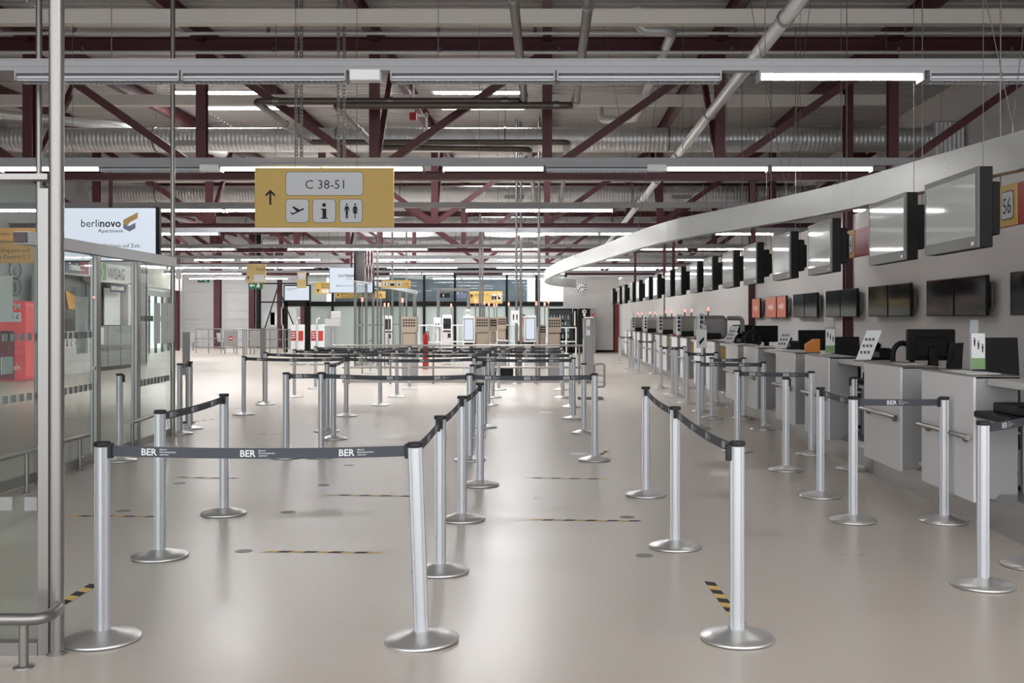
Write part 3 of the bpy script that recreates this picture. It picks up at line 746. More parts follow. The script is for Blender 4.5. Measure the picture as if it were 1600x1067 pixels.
def belt(a, b, za=.935, zb=.935, prints=None, flip=False, wid=.052, A2x=True):
    o, xa, ya = POSTS[a]; xb_, yb_ = POSTS[b][1:]
    if b == 'A2': xb_ -= .034
    if a == 'A2': raise ValueError
    p, q = Vector((xa,ya,0)), Vector((xb_,yb_,0)); d = (q-p); L_ = d.length; d.normalize()
    p = p+d*.04; q = q-d*.04; L_ -= .08; nr = Vector((d.y,-d.x,0))
    mid = (p+q)/2
    if nr.dot(Vector((0,0,0))-mid) < 0: nr = -nr         # printed side faces the walkway
    sag = min(.03, .006*L_*L_)
    def zc(s): t_ = s/L_; return za*(1-t_)+zb*t_ - 4*sag*t_*(1-t_)
    m = MB(); N = 10; vs = []
    for i in range(N+1):
        s = L_*i/N; c = p+d*s; z = zc(s)
        for k in (1,-1):
            vs += [tuple(c+nr*k*.0012+Vector((0,0,z+wid/2))), tuple(c+nr*k*.0012+Vector((0,0,z-wid/2)))]
    fs = []
    for i in range(N):
        a0, b0 = i*4, (i+1)*4
        fs += [(a0,a0+1,b0+1,b0), (a0+2,b0+2,b0+3,a0+3), (a0,b0,b0+2,a0+2), (a0+1,a0+3,b0+3,b0+1)]
    m.add(vs, fs, False); bo = m.build('belt', 'belt', o)
    # the print reads left to right seen from its side
    left = Vector((0,0,1)).cross(nr)                      # rightwards direction when looking at the printed face
    fw = left.dot(d) > 0; st = p if fw else q; dr = d if fw else -d
    def T(u, v, w_):
        c = st+dr*u+nr*(.0012+w_); return (c.x, c.y, zc(u if fw else L_-u)+v)
    n_ = prints if prints is not None else max(1, round(L_/.5)); g = MB()
    for i in range(n_):
        u = L_*(i+.5)/n_ - .09
        g.text('BER', T, u, -.016, .034, .02, 1.0, 'LEFT', .001)
        for j, s in enumerate(('BERLIN','BRANDENBURG','AIRPORT')): g.text(s, T, u+.09, .0095-j*.0125, .0075, .005, 1.1, 'LEFT', .001)
    g.build('belt_print', 'belt_print', bo)
    for e, z in ((p-d*.004, za), (q+d*.004, zb)):
        MB().bar(e-d*.012+Vector((0,0,z)), e+d*.014+Vector((0,0,z)), .036, .07).build('belt_clip', 'rubber', o)
for a, b in (('A1','A2'),('A5','A2'),('A5','A6'),('A6','A7'),('A3','A4'),('B1','B2'),('B2','B3'),('B3','B4'),('B7','B8'),('B5','C3'),('C0','C1'),
             ('C2','C3'),('C3','C4'),('C4','C5'),('D1','D2'),('D2','D3'),('D3','D4'),('E1','E2'),('E2','E3'),('E3','E4'),('F1','F2'),('F2','F3'),('F3','F4'),
             ('R3','R2'),('R2','R1'),('R6','R5'),('R7','R6'),('R4','Z1'),('R11','R10'),('S2','S1'),('S4','S3'),('S7','S6'),('T3','T4'),('T5','T6'),('T9','T10')):
    n_ = None
    belt(a, b, prints=3 if (a, b) == ('A1','A2') else None)
# black clips on beltless heads
for k, dx, dy in (('A8',.04,0),('R8',.035,-.01),('R9',-.035,0),('R1',-.045,-.01),('A5',-.01,-.04)):
    o, x, y = POSTS[k]; MB().rbox(x+dx-.014, x+dx+.014, y+dy-.016, y+dy+.016, .885, .965, .004).build('belt_clip', 'rubber', o)

# ================================================================== FLOOR TAPES AND DOTS
def tape(p0, p1, label, wd=.05):
    a, b = Vector(FL(*p0)+(0,)), Vector(FL(*p1)+(0,)); d = (b-a); L_ = d.length; d.normalize(); s = Vector((-d.y,d.x,0)); m = MB(); n_ = max(2, int(L_/.085))
    for i in range(n_):
        m.mi(i % 2); u0, u1 = L_*i/n_, L_*(i+1)/n_; sk = .03
        m.add([tuple(a+d*u0+Vector((0,0,.0012))), tuple(a+d*u1+Vector((0,0,.0012))), tuple(a+d*(u1+sk)+s*wd+Vector((0,0,.0012))), tuple(a+d*(u0+sk)+s*wd+Vector((0,0,.0012)))], [(0,1,2,3)])
    tag(m.build('floor_tape', ['tape_yellow','rubber']), label, 'floor tape', 'yellow and black floor tapes')
tape((410,863),(590,865),'striped tape on the floor between the front belt posts')
tape((828,813),(997,815),'striped tape across the centre aisle below the white dot')
tape((510,774),(640,776),'striped tape behind the front BER belt')
tape((103,807),(240,808),'striped tape on the floor behind the thickest pole')
tape((815,747),(947,749),'striped tape across the centre aisle above the white dot')
tape((1172,982),(1117,910),'striped tape slanting behind the nearest right queue post', .06)
tape((66,966),(155,914),'striped tape slanting behind the nearest left queue post', .07)
tape((263,746),(368,748),'faint striped tape behind the short belt at the left')
tape((395,678),(450,679),'faint striped tape in the middle left aisle')
tape((300,660),(335,655),'tiny striped tape near the slim pole')
tape((940,712),(952,704),'tiny striped tape beside the right end of the aisle line')
for px, py, r, mm, l in ((851,778,.1,'white','white round sticker in the centre aisle'), (853,644,.13,'white','smaller white round sticker far up the centre aisle'),
    (905,709,.12,'white','white round sticker behind the right end of the aisle line'),
    (450,800,.06,'floor_dot','grey floor dot left of the striped tape'), (381,861,.06,'floor_dot','grey floor dot just before the front striped tape'), (1007,868,.06,'floor_dot','grey floor dot right of the centre aisle'),
    (545,727,.06,'floor_dot','grey floor dot below the middle aisle line'), (281,755,.06,'floor_dot','grey floor dot left of the short belt post'), (193,798,.06,'floor_dot','grey floor dot behind the nearest left post'),
    (506,758,.06,'floor_dot','grey floor dot behind the front BER belt'), (980,808,.06,'floor_dot','grey floor dot right of the aisle tape')):
    x, y = FL(px, py); tag(MB().lathe([(r,.0003),(r,.0012)], (x,y,0), 24).build('floor_sticker', mm), l, 'floor sticker')

# ================================================================== CHECK-IN COUNTERS
# stainless plinth in sections
y = 4.6; i = 0
while y < 46:
    L_ = 1.98
    m = MB(); x0, x1 = 3.35, 3.62
    m.add([(x0,y,0),(x0,y+L_-.012,0),(x0,y+L_-.012,.22),(x0,y,.22),(x0+.05,y,.27),(x0+.05,y+L_-.012,.27),(x1,y+L_-.012,.27),(x1,y,.27),(x1,y,0),(x1,y+L_-.012,0)],
          [(0,3,2,1),(3,4,5,2),(4,7,6,5),(7,8,9,6),(0,8,7,4,3),(1,2,5,6,9)])
    tag(m.build('plinth_section', 'plinth'), 'stainless steel plinth section under the check-in counters, %s from the front' % (ORD[i] if i < 20 else 'twenty-first'), 'plinth', 'steel plinth sections')
    y += L_; i += 1
def pod(y0, label, rail_=True, paper=False):
    L_ = 1.06; x0 = 3.2
    t = thing('counter_pod', label, 'counter', (x0, y0, 0), 'grey check-in counter pods')
    MB().rbox(x0+.022, x0+.34, y0+.006, y0+L_-.006, .23, 1.14, .004).build('cabinet', 'counter_dark', t)
    MB().box(x0, x0+.02, y0, y0+L_, .21, 1.15).build('front_panel', 'counter_grey', t)
    MB().rbox(x0-.004, x0+.35, y0-.004, y0+L_+.004, 1.15, 1.162, .004).build('top_plate', 'steel_brushed', t)
    MB().box(x0+.18, x0+.36, y0+.08, y0+L_-.08, 0.27, .24).build('base_block', 'counter_dark', t)
    if rail_:
        r_ = MB().tube((x0-.05,y0-.02,.7), (x0-.05,y0+L_-.05,.7), .02, 12).build('hand_rail', 'steel_brushed', t)
        m = MB(); 
        for yy in (y0+.1, y0+L_-.2): m.tube((x0-.05,yy,.7), (x0-.03,yy,.66), .007, 6).tube((x0-.03,yy,.66), (x0,yy,.66), .007, 6)
        m.build('rail_bracket', 'steel_dark', r_)
    if paper: MB().box(x0-.004, x0, y0+.3, y0+.42, .72, 1.08).box(x0-.004, x0, y0+.5, y0+.62, .72, 1.08).build('taped_papers', 'white_card', t)
    return t
who = ['nearest', 'second', 'third', 'fourth', 'fifth', 'sixth', 'seventh', 'eighth', 'ninth', 'tenth', 'eleventh', 'twelfth', 'thirteenth','fourteenth','fifteenth','sixteenth','seventeenth','eighteenth','nineteenth','twentieth']
pods = []
for k in range(10):
    pods += [7.69+3.97*k, 9.28+4.0*k]
for i, y in enumerate(pods[:18]):
    pod(y, '%s grey check-in counter pod with handrail, counted from the camera' % who[i].capitalize() if False else 'grey check-in counter pod, %s one up the row from the camera' % who[i], True, paper=(i in (3, 5, 6)))
for k in range(-1, 9):                                    # ledges over the baggage openings, conveyors, gates, desks
    ya = 9.28+4.0*k+1.06; yb2 = 7.69+3.97*(k+1)
    w_ = ORD[k+1]
    tag(MB().rbox(3.3, 3.78, ya+.01, yb2-.01, 1.09, 1.14, .005).build('worktop_ledge', 'worktop'), 'pale worktop ledge bridging the %s baggage opening from the camera' % w_, 'worktop', 'worktop ledges')
    t = thing('baggage_scale', 'dark baggage belt opening between counter pods, %s from the camera' % w_, 'baggage conveyor', (3.7, ya, 0), 'baggage belts')
    MB().box(3.66, 4.5, ya+.08, yb2-.08, .2, .3).build('conveyor_belt', 'rubber', t)
    MB().rbox(3.63, 4.5, ya+.02, ya+.07, .0, .5, .008).rbox(3.63, 4.5, yb2-.07, yb2-.02, .0, .5, .008).build('side_guards', 'steel_brushed', t)
    t = thing('agent_desk', 'lower grey agent desk behind the counter pods, %s from the camera' % w_, 'desk', (4.0, yb2, 0), 'agent desks')
    MB().rbox(3.56, 3.84, yb2+.05, yb2+2.55, .8, .84, .006).build('desk_top', 'counter_grey', t)
    MB().box(3.6, 3.82, yb2+.06, yb2+.1, 0, .8).box(3.6, 3.82, yb2+2.5, yb2+2.54, 0, .8).build('desk_side', 'counter_dark', t)
    if k < 8:
        y0 = 7.69+3.97*(k+1)+1.06; y1 = 9.28+4.0*(k+1)
        t = thing('glass_gate', 'narrow green glass gate with steel handle between pods of counter pair %s' % ORD[k+1], 'gate', (3.4, y0, 0), 'glass gates between pods')
        MB().box(3.40, 3.412, y0+.04, y1-.03, .3, 1.0).build('gate_pane', 'glass_green', t)
        MB().tube((3.34,y0+.28,.95), (3.48,y0+.28,.95), .02, 10).tube((3.34,y0+.28,.95), (3.34,y0+.28,1.05), .012, 8).build('gate_handle', 'steel_brushed', t)
        MB().box(3.36, 3.45, y0+.02, y1-.02, .27, .3).build('threshold', 'worktop', t)

# ---- things on and behind the counters
def monitor(x, y, z, label, ang=0.25):
    t = thing('computer_monitor', label, 'monitor', (0,0,0), 'counter computer monitors')
    MB().rbox(-.255, .255, -.03, .03, .1, .42, .01).build('monitor_back', 'black', t)
    MB().rbox(-.16, .16, -.055, -.028, .13, .34, .02).build('back_bulge', 'black', t)
    MB().rbox(-.05, .05, -.08, -.03, .02, .24, .01).rbox(-.12, .12, -.12, .08, 0, .02, .008).build('monitor_stand', 'black_gloss', t)
    MB().tube((0,0,-z+.01), (0,0,.01), .025, 8).lathe([(.14,0),(.14,.02)], (0,0,-z+.001), 16).build('floor_pole', 'steel_dark', t)
    MB().box(-.24, .24, .0305, .032, .12, .40).build('monitor_screen', 'black_gloss', t)
    t.location = (x, y, z); t.rotation_euler = (0, 0, ang)
monitor(PX(1454,10.55), 10.55, 1.165-.1, 'black monitor back above the second counter pod', .1)
monitor(PX(1272,16.2), 16.2, 1.0, 'black monitor back beside the orange box', .1)
monitor(PX(1196,20.2), 20.2, 1.05, 'small black monitor behind the fifth pod', .2)
monitor(PX(1161,23.6), 23.6, 1.05, 'tiny black monitor near the first bag drop machine', .2)
def chair(x, y, label, ang, h=1.22, arm=False):
    t = thing('office_chair', label, 'chair', (0,0,0), 'black office chairs behind the counters')
    m = MB(); N = 8; vs = []                              # curved mesh back
    for i in range(N+1):
        z = .56+(h-.56)*i/N; wd = .19+.04*math.sin(math.pi*i/N); yy = .05*math.sin(math.pi*i/N)+.05*i/N
        vs += [(-wd,yy,z), (wd,yy,z), (wd,yy+.03,z), (-wd,yy+.03,z)]
    m.add(vs, [f for i in range(N) for f in ((i*4,i*4+1,i*4+5,i*4+4),(i*4+1,i*4+2,i*4+6,i*4+5),(i*4+2,i*4+3,i*4+7,i*4+6),(i*4+3,i*4,i*4+4,i*4+7))] + [(3,2,1,0),(N*4,N*4+1,N*4+2,N*4+3)])
    m.build('backrest', 'mesh_black', t)
    MB().rbox(-.24, .24, -.45, .02, .46, .54, .03).build('seat', 'mesh_black', t)
    MB().tube((0,-.2,.1), (0,-.2,.46), .03, 10).build('gas_lift', 'steel_dark', t)
    b = MB()
    for k in range(5): a = 2*math.pi*k/5; b.bar((0,-.2,.1), (.3*math.cos(a),-.2+.3*math.sin(a),.05), .04, .03)
    b.build('star_base', 'black', t)
    for k in range(5): a = 2*math.pi*k/5; MB().tube((.3*math.cos(a)-.02,-.2+.3*math.sin(a),.03), (.3*math.cos(a)+.02,-.2+.3*math.sin(a),.03), .03, 10).build('caster', 'black', t)
    MB().path([(-.24,-.1,.5),(-.29,-.1,.7),(-.29,-.32,.7)], .018, 8, .05).build('armrest', 'black', t)
    MB().path([(.24,-.1,.5),(.29,-.1,.7),(.29,-.32,.7)], .018, 8, .05).build('armrest', 'black', t)
    t.location = (x, y, 0); t.rotation_euler = (0, 0, ang)
chair(PX(1565,9.3), 9.3, 'black office chair with tall mesh back nearest to the camera', .15, 1.42)
chair(PX(1505,10.6), 10.6, 'black office chair half hidden behind the nearest leaflet holder', .9, 1.34)
chair(PX(1326,14.6), 14.6, 'black office chair behind the third counter pod', .2, 1.34)
chair(PX(1175,21.5), 21.5, 'small black office chair before the wall column', .3, 1.34)
def arch(px, Y, z0, w_, h_, label):
    x = PX(px, Y); pts = [(x-w_/2,Y,z0)] + [(x-w_/2*math.cos(a),Y,z0+h_*.35+h_*.65*math.sin(a)) for a in [math.pi*i/10 for i in range(11)]] + [(x+w_/2,Y,z0)]
    tag(MB().path(pts, .028, 8).build('chair_back_arch', 'black'), label, 'chair back')  # stands for an arched chair back, set on the ledge
t = None
arch(1410, 10.7, 1.14, .2, .2, 'black arched chair back between printer and monitor on the second pod')
arch(1176, 18.6, 1.14, .26, .24, 'small black arched chair back near the tilted card')
def printer(px, Y, z, w_, label):
    x = PX(px, Y); t = thing('label_printer', label, 'printer', (x, Y, z), 'black counter printers')
    MB().rbox(x-w_/2, x+w_/2, Y-.14, Y+.14, z, z+.13, .02).build('printer_body', 'black', t)
    MB().rbox(x-w_*.32, x+w_*.1, Y-.12, Y+.1, z+.13, z+.19, .02).build('roll_cover', 'black_gloss', t)
    MB().rbox(x-w_*.4, x-w_*.05, Y-.16, Y-.13, z+.03, z+.09, .005).build('paper_slot', 'screen_frame', t)
printer(1369, 11.4, 1.14, .27, 'black boarding pass printer behind the tilted card near the second pod')
printer(1233, 15.45, 1.14, .26, 'black printer on the worktop behind the middle tilted card')
printer(1157, 19.35, 1.14, .26, 'small black printer behind the far tilted card')
def tcard(px, Y, z, h_, label):
    x = PX(px, Y); t = thing('sign_holder', label, 'card holder', (x, Y, z), 'tilted white cards on the counters')
    w_ = .2; m = MB(); m.bar((x-.0,Y,z+.01), (x+.16*h_/.35,Y,z+h_), .012, .01, up=(0,1,0))
    vs = [(x-w_/2,Y,z+.02),(x+w_/2-.04,Y,z+.02),(x+w_/2+.09,Y+.04,z+h_),(x-w_/2+.13,Y+.04,z+h_)]
    m = MB(); m.add(vs+[(a,b+.006,c) for a,b,c in vs], [(3,2,1,0),(4,5,6,7),(0,1,5,4),(1,2,6,5),(2,3,7,6),(3,0,4,7)]); m.build('card', 'white_card', t)
    m = MB()
    for i in range(3):
        for j in range(3):
            u = .14+.24*j; v = .2+.22*i; bx = (1-v)*(vs[0][0]+(vs[1][0]-vs[0][0])*u)+v*(vs[3][0]+(vs[2][0]-vs[3][0])*u); bz = vs[0][2]+(vs[2][2]-vs[0][2])*v
            m.box(bx, bx+.024, Y+.04*v-.004, Y+.04*v-.001, bz, bz+.03)
    m.build('card_print', 'ink_grey', t)
    MB().rbox(x-w_/2, x+w_/2, Y-.05, Y+.08, z, z+.02, .004).build('card_foot', 'acrylic', t)
tcard(1352, 10.9, 1.14, .33, 'white tilted info card standing on the ledge before the second pod')
tcard(1222, 15.1, 1.14, .3, 'white tilted info card farther up the counter, before a black printer')
tcard(1140, 19.1, 1.14, .33, 'white tilted info card farthest up the counter')
def leaflet(px, Y, z, label):
    x = PX(px, Y); t = thing('leaflet_holder', label, 'leaflet holder', (x, Y, z), 'acrylic leaflet holders on the counters')
    MB().box(x-.065, x+.065, Y, Y+.004, z+.02, z+.42).box(x-.065, x+.065, Y-.03, Y+.05, z, z+.008).build('acrylic_stand', 'acrylic', t)
    MB().box(x-.055, x+.055, Y-.006, Y-.001, z+.02, z+.31).build('leaflet', 'white_card', t)
    MB().box(x-.054, x+.054, Y-.009, Y-.006, z+.022, z+.11).build('green_footer', 'green_light', t)
    g = MB(); T = facing_cam(x, z, Y-.006)
    for i, (u, v) in enumerate(((-.03,.25),(0.002,.225),(.035,.2))): g.poly(circ(u, v+.02, .006), T, .002); g.poly([(u-.008,v+.01),(u+.008,v+.01),(u+.004,v-.045),(u-.004,v-.045)], T, .002)
    g.build('leaflet_figures', 'ink', t)
leaflet(1528, 8.3, 1.162, 'clear leaflet holder with green-footed leaflet on the nearest pod')
leaflet(1297, 12.4, 1.162, 'clear leaflet holder with green-footed leaflet beside the orange box')
leaflet(1100, 22.0, 1.162, 'small leaflet holder far up the counter row')
x, Y = PX(1269, 13.45), 13.45
t = thing('card_box', 'orange slanted card box on a counter pod beside a leaflet holder', 'box', (x, Y, 1.162))
MB().poly([(-.085,0),(.085,0),(.085,.17),(.02,.17),(-.085,.1)], lambda u,v,w: (x+u, Y-.07+w, 1.162+v), .14).build('box_body', 'orange', t)
tag(MB().box(3.24, 3.5, 7.9, 8.2, 1.163, 1.168).box(3.26, 3.46, 8.28, 8.5, 1.163, 1.166).build('paper_sheet', 'white_card'), 'loose paper sheets on top of the nearest pod', 'papers')
tag(MB().box(3.3, 3.5, 9.5, 9.8, 1.163, 1.167).build('paper_sheet', 'white_card'), 'loose paper sheet on top of the second pod', 'papers')
# phone/keyboard clutter in the openings
for i, (px, Y, z) in enumerate(((1370, 11.6, .86), (1592, 7.3, .86))):
    x = PX(px, Y); tag(MB().rbox(x-.2, x+.3, Y-.3, Y+.3, z, z+.05, .01).rbox(x-.1, x+.15, Y-.2, Y+.2, z+.05, z+.12, .01).build('keyboard_tray', 'black'), ['dark keyboard tray glimpsed under the ledge beside the second pod', 'dark keyboard tray cut off at the right picture edge'][i], 'keyboard')

# bag drop machines with red lamps
for i, (y, two) in enumerate(((22.2, 0), (26.0, 1), (30.0, 1), (34.3, 1), (38.5, 1))):
    x0 = [3.3, 3.3, 3.28, 3.25, 3.2][i]
    l = ['grey rounded bag drop machine nearest, with one red lamp', 'second grey bag drop machine, with two red lamps', 'third grey bag drop machine up the row, two red lamps',
         'fourth bag drop machine up the row, slanting reader on top', 'farthest bag drop machine, slanting reader on top'][i]
    t = thing('bag_drop_machine', l, 'bag drop machine', (x0, y, 1.16), 'bag drop machines')
    MB().rbox(x0, x0+.62, y, y+.9, 1.16, 1.68, .08).build('machine_body', 'machine', t)
    MB().rbox(x0-.02, x0+.1, y-.06, y+.0, 1.2, 1.72, .01).build('side_strip', 'white_card', t)
    s = MB()
    for j in range(4): s.box(x0+.005, x0+.075, y-.064, y-.06, 1.3+.1*j, 1.37+.1*j)
    s.build('side_symbols', 'navy', t)
    MB().rbox(x0+.1, x0+.45, y-.16, y-.02, 1.165, 1.3, .02).build('printer_unit', 'black', t)
    for j in range(1+two):
        xx = x0+.22+.17*j
        p = MB().tube((xx,y+.2,1.68), (xx,y+.2,1.78), .022, 8).build('lamp_stem', 'machine', t)
        MB().tube((xx,y+.2,1.78), (xx,y+.2,1.86), .028, 10).build('red_lamp', 'lamp_red', p)
    if i > 2: MB().bar((x0+.1,y+.1,1.7), (x0-.05,y+.1,2.0), .05, .03).build('reader_arm', 'white_card', t)
    if i == 0: MB().path([(x0+.62,y+.1,1.62),(x0+.95,y+.1,1.62),(x0+.95,y+.1,1.16)], .05, 8, .1).build('side_arm', 'machine', t)
for i, y in enumerate((19.45, 23.4, 27.4, 31.4, 35.4)):
    xx = 3.3
    tag(MB().box(xx, xx+.22, y, y+.01, .84, 1.08).mi(1).box(xx+.06, xx+.16, y-.03, y, 1.1, 1.2).build('warning_plate', ['tape_yellow', 'dull_red']),
        'yellow warning plate with red stop button on a pod side, %s from the camera' % ORD[i], 'warning plate', 'yellow warning plates')

# ================================================================== WALL SCREENS
def wallscreen(y0, y1, label, orange=False):
    x = 6.0
    t = thing('wall_screen', label, 'display', (x, y0, 1.64), 'screens on the wall behind the counters')
    MB().rbox(x, x+.05, y0, y1, 1.64, 2.2, .006).build('screen_casing', 'black', t)
    MB().box(x-.002, x+.001, y0+.015, y1-.015, 1.655, 2.185).build('screen_panel', 'screen_orange' if orange else 'black_gloss', t)
    MB().box(x+.05, 6.15, y0+.3, y0+.5, 1.8, 2.05).box(x+.05, x+.08, y0-.06, y0+.2, 1.75, 2.1).build('wall_mount', 'steel_dark', t)
    if orange:
        g = MB(); g.text('easyJet', facing_minx((y0+y1)/2, 1.88, x-.002), 0, 0, .15, .02, 1.0, 'CENTER', .003); g.build('screen_lettering', 'white', t)
nm = ['first', 'second', 'third', 'fourth', 'fifth']
for i in range(-1, 4):
    yn = 14.0+2.93*i
    wallscreen(yn, yn+1.08, 'dark wall screen, near one of pair %s behind the counters' % ('cut off by the picture edge' if i < 0 else nm[i]))
    wallscreen(yn+1.13, yn+2.21, 'dark wall screen, far one of pair %s behind the counters' % ('cut off by the picture edge' if i < 0 else nm[i]))
wallscreen(25.75, 26.75, 'orange easyJet wall screen nearest of three', True)
wallscreen(26.85, 28.1, 'orange easyJet wall screen in the middle of three', True)
wallscreen(28.9, 30.0, 'orange easyJet wall screen farthest of three, before the column', True)
for Y, x, l in ((20.7, 6.08, 'dark red steel column in front of the wall, between dark screens'), (30.3, 6.05, 'dark red steel column beside the orange screens')):
    tag(MB().ibeam((x,Y,0), (x,Y,RZ-.3), .16, .2, .02, up=(0,1,0)).build('steel_column', 'red_steel'), l, 'column', 'red steel columns at the right wall')
for Y in (20.7, 30.3): pass
tag(MB().ibeam((8.3,27.3,0),(8.3,27.3,RZ-.3),.3,.3,.02,up=(0,1,0)).build('steel_column','red_steel'), 'thick dark red column where the first duct meets the wall', 'column')
for i, (y0, y1, z0, z1) in enumerate(((21,21.9,4.45,4.8), (17.3,18.3,4.25,4.65))):
    tag(MB().box(8.86, 8.9, y0, y1, z0, z1).build('wall_vent', 'counter_dark'), ['dark vent in the upper right wall behind the aluminium beam', 'dark vent in the upper right wall at the picture edge'][i], 'vent')

# ================================================================== HANGING COUNTER SCREENS, NUMBER BOARDS
HS = [(7.58,8.65),(9.11,10.15),(11.43,12.45),(13.13,14.15),(14.95,15.95),(16.55,17.55),(18.3,19.3),(19.8,20.8),(21.7,22.7),(23.2,24.2),(25.3,26.3),(26.9,27.9),(29.0,30.0),(30.6,31.6),(32.8,33.8),(34.4,35.4),(36.8,37.8)]
HSX = lambda y: 3.2-max(0, y-11.4)*.0325
for i, (y0, y1) in enumerate(HS):
    xa, xb3 = HSX(y0), HSX(y1); z0, z1 = 2.12, 2.72; xm = (xa+xb3)/2
    t = thing('hanging_screen', 'grey hanging counter screen with black back, %s from the camera' % ORD[i], 'display', (xm, y0, z0), 'hanging screens above the counters')
    x0 = xm
    MB().rbox(x0, x0+.1, y0, y1, z0, z1, .006).build('screen_casing', 'black', t)
    MB().box(x0-.012, x0+.002, y0, y1, z0, z1).build('screen_bezel', 'screen_frame', t)
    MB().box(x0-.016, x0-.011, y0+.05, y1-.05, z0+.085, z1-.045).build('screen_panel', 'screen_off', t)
    MB().rbox(x0+.1, x0+.2, y0+.1, y1-.15, z0+.1, z1-.1, .01).rbox(x0+.2, x0+.28, y0+.3, y1-.3, z0+.15, z1-.15, .01).build('back_housing', 'black', t)
    MB().tube((x0+.24,y0+.5,z1-.16), (x0+.24,y0+.5,RZ+.02), .003, 5).build('suspension_wires', 'steel_dark', t)['kind'] = 'stuff'
    MB().box(x0-.018, x0-.016, y0+.06, y0+.11, z0+.02, z0+.045).build('asset_tag', 'white', t)
NB = [(5.6,9.2,3.9,8.66,'56'), (10.4,13.7,3.88,13.1,'54'), (15.2,17.5,3.72,16.95,'52'), (18.6,20.8,3.55,20.2,'50'), (22.4,24.7,3.42,24.1,'48')]
for i, (y0, y1, x, ys, s) in enumerate(NB):
    t = thing('number_board', 'red board behind the hanging screens with yellow plate numbered %s' % s, 'sign', (x, y0, 2.38), 'red counter number boards')
    MB().rbox(x, x+.08, y0, y1, 2.38, 2.72, .006).build('board_body', 'board_red', t)
    MB().box(x-.006, x, ys-.17, ys+.17, 2.375, 2.725).build('number_plate', 'sign_yellow', t)
    T = facing_minx(ys, 2.55, x-.006)
    MB().poly(rrect(-.11,.11,-.12,.12,.03), T, .003).build('plate_border', 'ink', t); MB().poly(rrect(-.102,.102,-.112,.112,.027), T, .005).build('plate_field', 'sign_white', t)
    MB().text(s, T, 0, -.07, .14, 0, .85, 'CENTER', .007).build('plate_number', 'ink', t)
    MB().tube((x+.04,y0+.3,2.72), (x+.04,y0+.3,RZ+.02), .006, 8).tube((x+.04,y1-.3,2.72), (x+.04,y1-.3,RZ+.02), .006, 8).build('hanger_rods', 'steel_dark', t)['kind'] = 'stuff'
for i, (x, Y, l) in enumerate(((3.58, 17.8, 'dark red drop post from the front truss to the hanging screens'), (3.36, 27.27, 'dark red drop post from the second truss'), (3.12, 27.27, 'dark red drop post beside its twin at the second truss'), (3.15, 36.7, 'dark red drop post from the third truss'))):
    tag(MB().tube((x,Y,2.75), (x,Y,ZB-.07), .045, 12).tube((x,Y,ZB-.09), (x,Y,ZB-.075), .1, 12).build('drop_post', 'red_steel'), l, 'post', 'dark red drop posts')

# sweeping aluminium beam
bp = [(3.95,7.3),(3.76,8.08),(3.52,9.4),(3.17,11.4),(2.62,13.2),(1.92,15.2),(1.5,17.4),(1.09,20.5),(.62,23.6),(.25,26.7),(.02,29.3),(-.08,31.5),(-.06,33.4),(.1,35.2),(.45,36.8),(.95,37.8)]
def smooth(P, n=5):
    R = []
    for i in range(len(P)-1):
        p0, p1, p2, p3 = P[max(i-1,0)], P[i], P[i+1], P[min(i+2,len(P)-1)]
        for k in range(n):
            t = k/n
            R.append(tuple(.5*((2*p1[j])+(-p0[j]+p2[j])*t+(2*p0[j]-5*p1[j]+4*p2[j]-p3[j])*t*t+(-p0[j]+3*p1[j]-3*p2[j]+p3[j])*t**3) for j in (0,1)))
    return R+[P[-1]]
bs = smooth(bp)
t = thing('curved_fascia_beam', 'long curving brushed aluminium beam hung on wires above the check-in counters', 'beam', (1.9, 15, 2.78))
def offs(P, d):
    R = []
    for i, p in enumerate(P):
        a, b = P[max(i-1,0)], P[min(i+1,len(P)-1)]; dx, dy = b[0]-a[0], b[1]-a[1]; l = math.hypot(dx, dy); R.append((p[0]+dy/l*d, p[1]-dx/l*d))
    return R
segs = 6; per_ = len(bs)//segs
for s_ in range(segs):
    a = s_*per_; b = len(bs) if s_ == segs-1 else (s_+1)*per_+1
    P = bs[a:b]; Q = offs(bs, .12)[a:b]; m = MB(); vs = []
    for p, q in zip(P, Q): vs += [(p[0],p[1],2.78), (p[0],p[1],3.08), (q[0],q[1],3.08), (q[0],q[1],2.78)]
    fs = [f for i in range(len(P)-1) for f in ((i*4,i*4+1,i*4+5,i*4+4),(i*4+1,i*4+2,i*4+6,i*4+5),(i*4+2,i*4+3,i*4+7,i*4+6),(i*4+3,i*4,i*4+4,i*4+7))]
    N = len(P)-1; fs += [(3,2,1,0), (N*4,N*4+1,N*4+2,N*4+3)]
    m.add(vs, fs); m.build('beam_segment', 'beam_alu', t)
for k in (6, 18, 30, 44, 58):
    p = bs[k]; q = offs(bs, .06)[k]
    h = MB().tube((q[0],q[1],3.08), (q[0],q[1],3.16), .012, 8).build('hook', 'steel_dark', t)
    MB().tube((q[0],q[1],3.16), (q[0]-.6,q[1]+.3,RZ), .004, 5).build('wire', 'steel_dark', h)
    MB().tube((q[0],q[1],3.16), (q[0]+.5,q[1]+.2,RZ), .004, 5).build('wire', 'steel_dark', h)

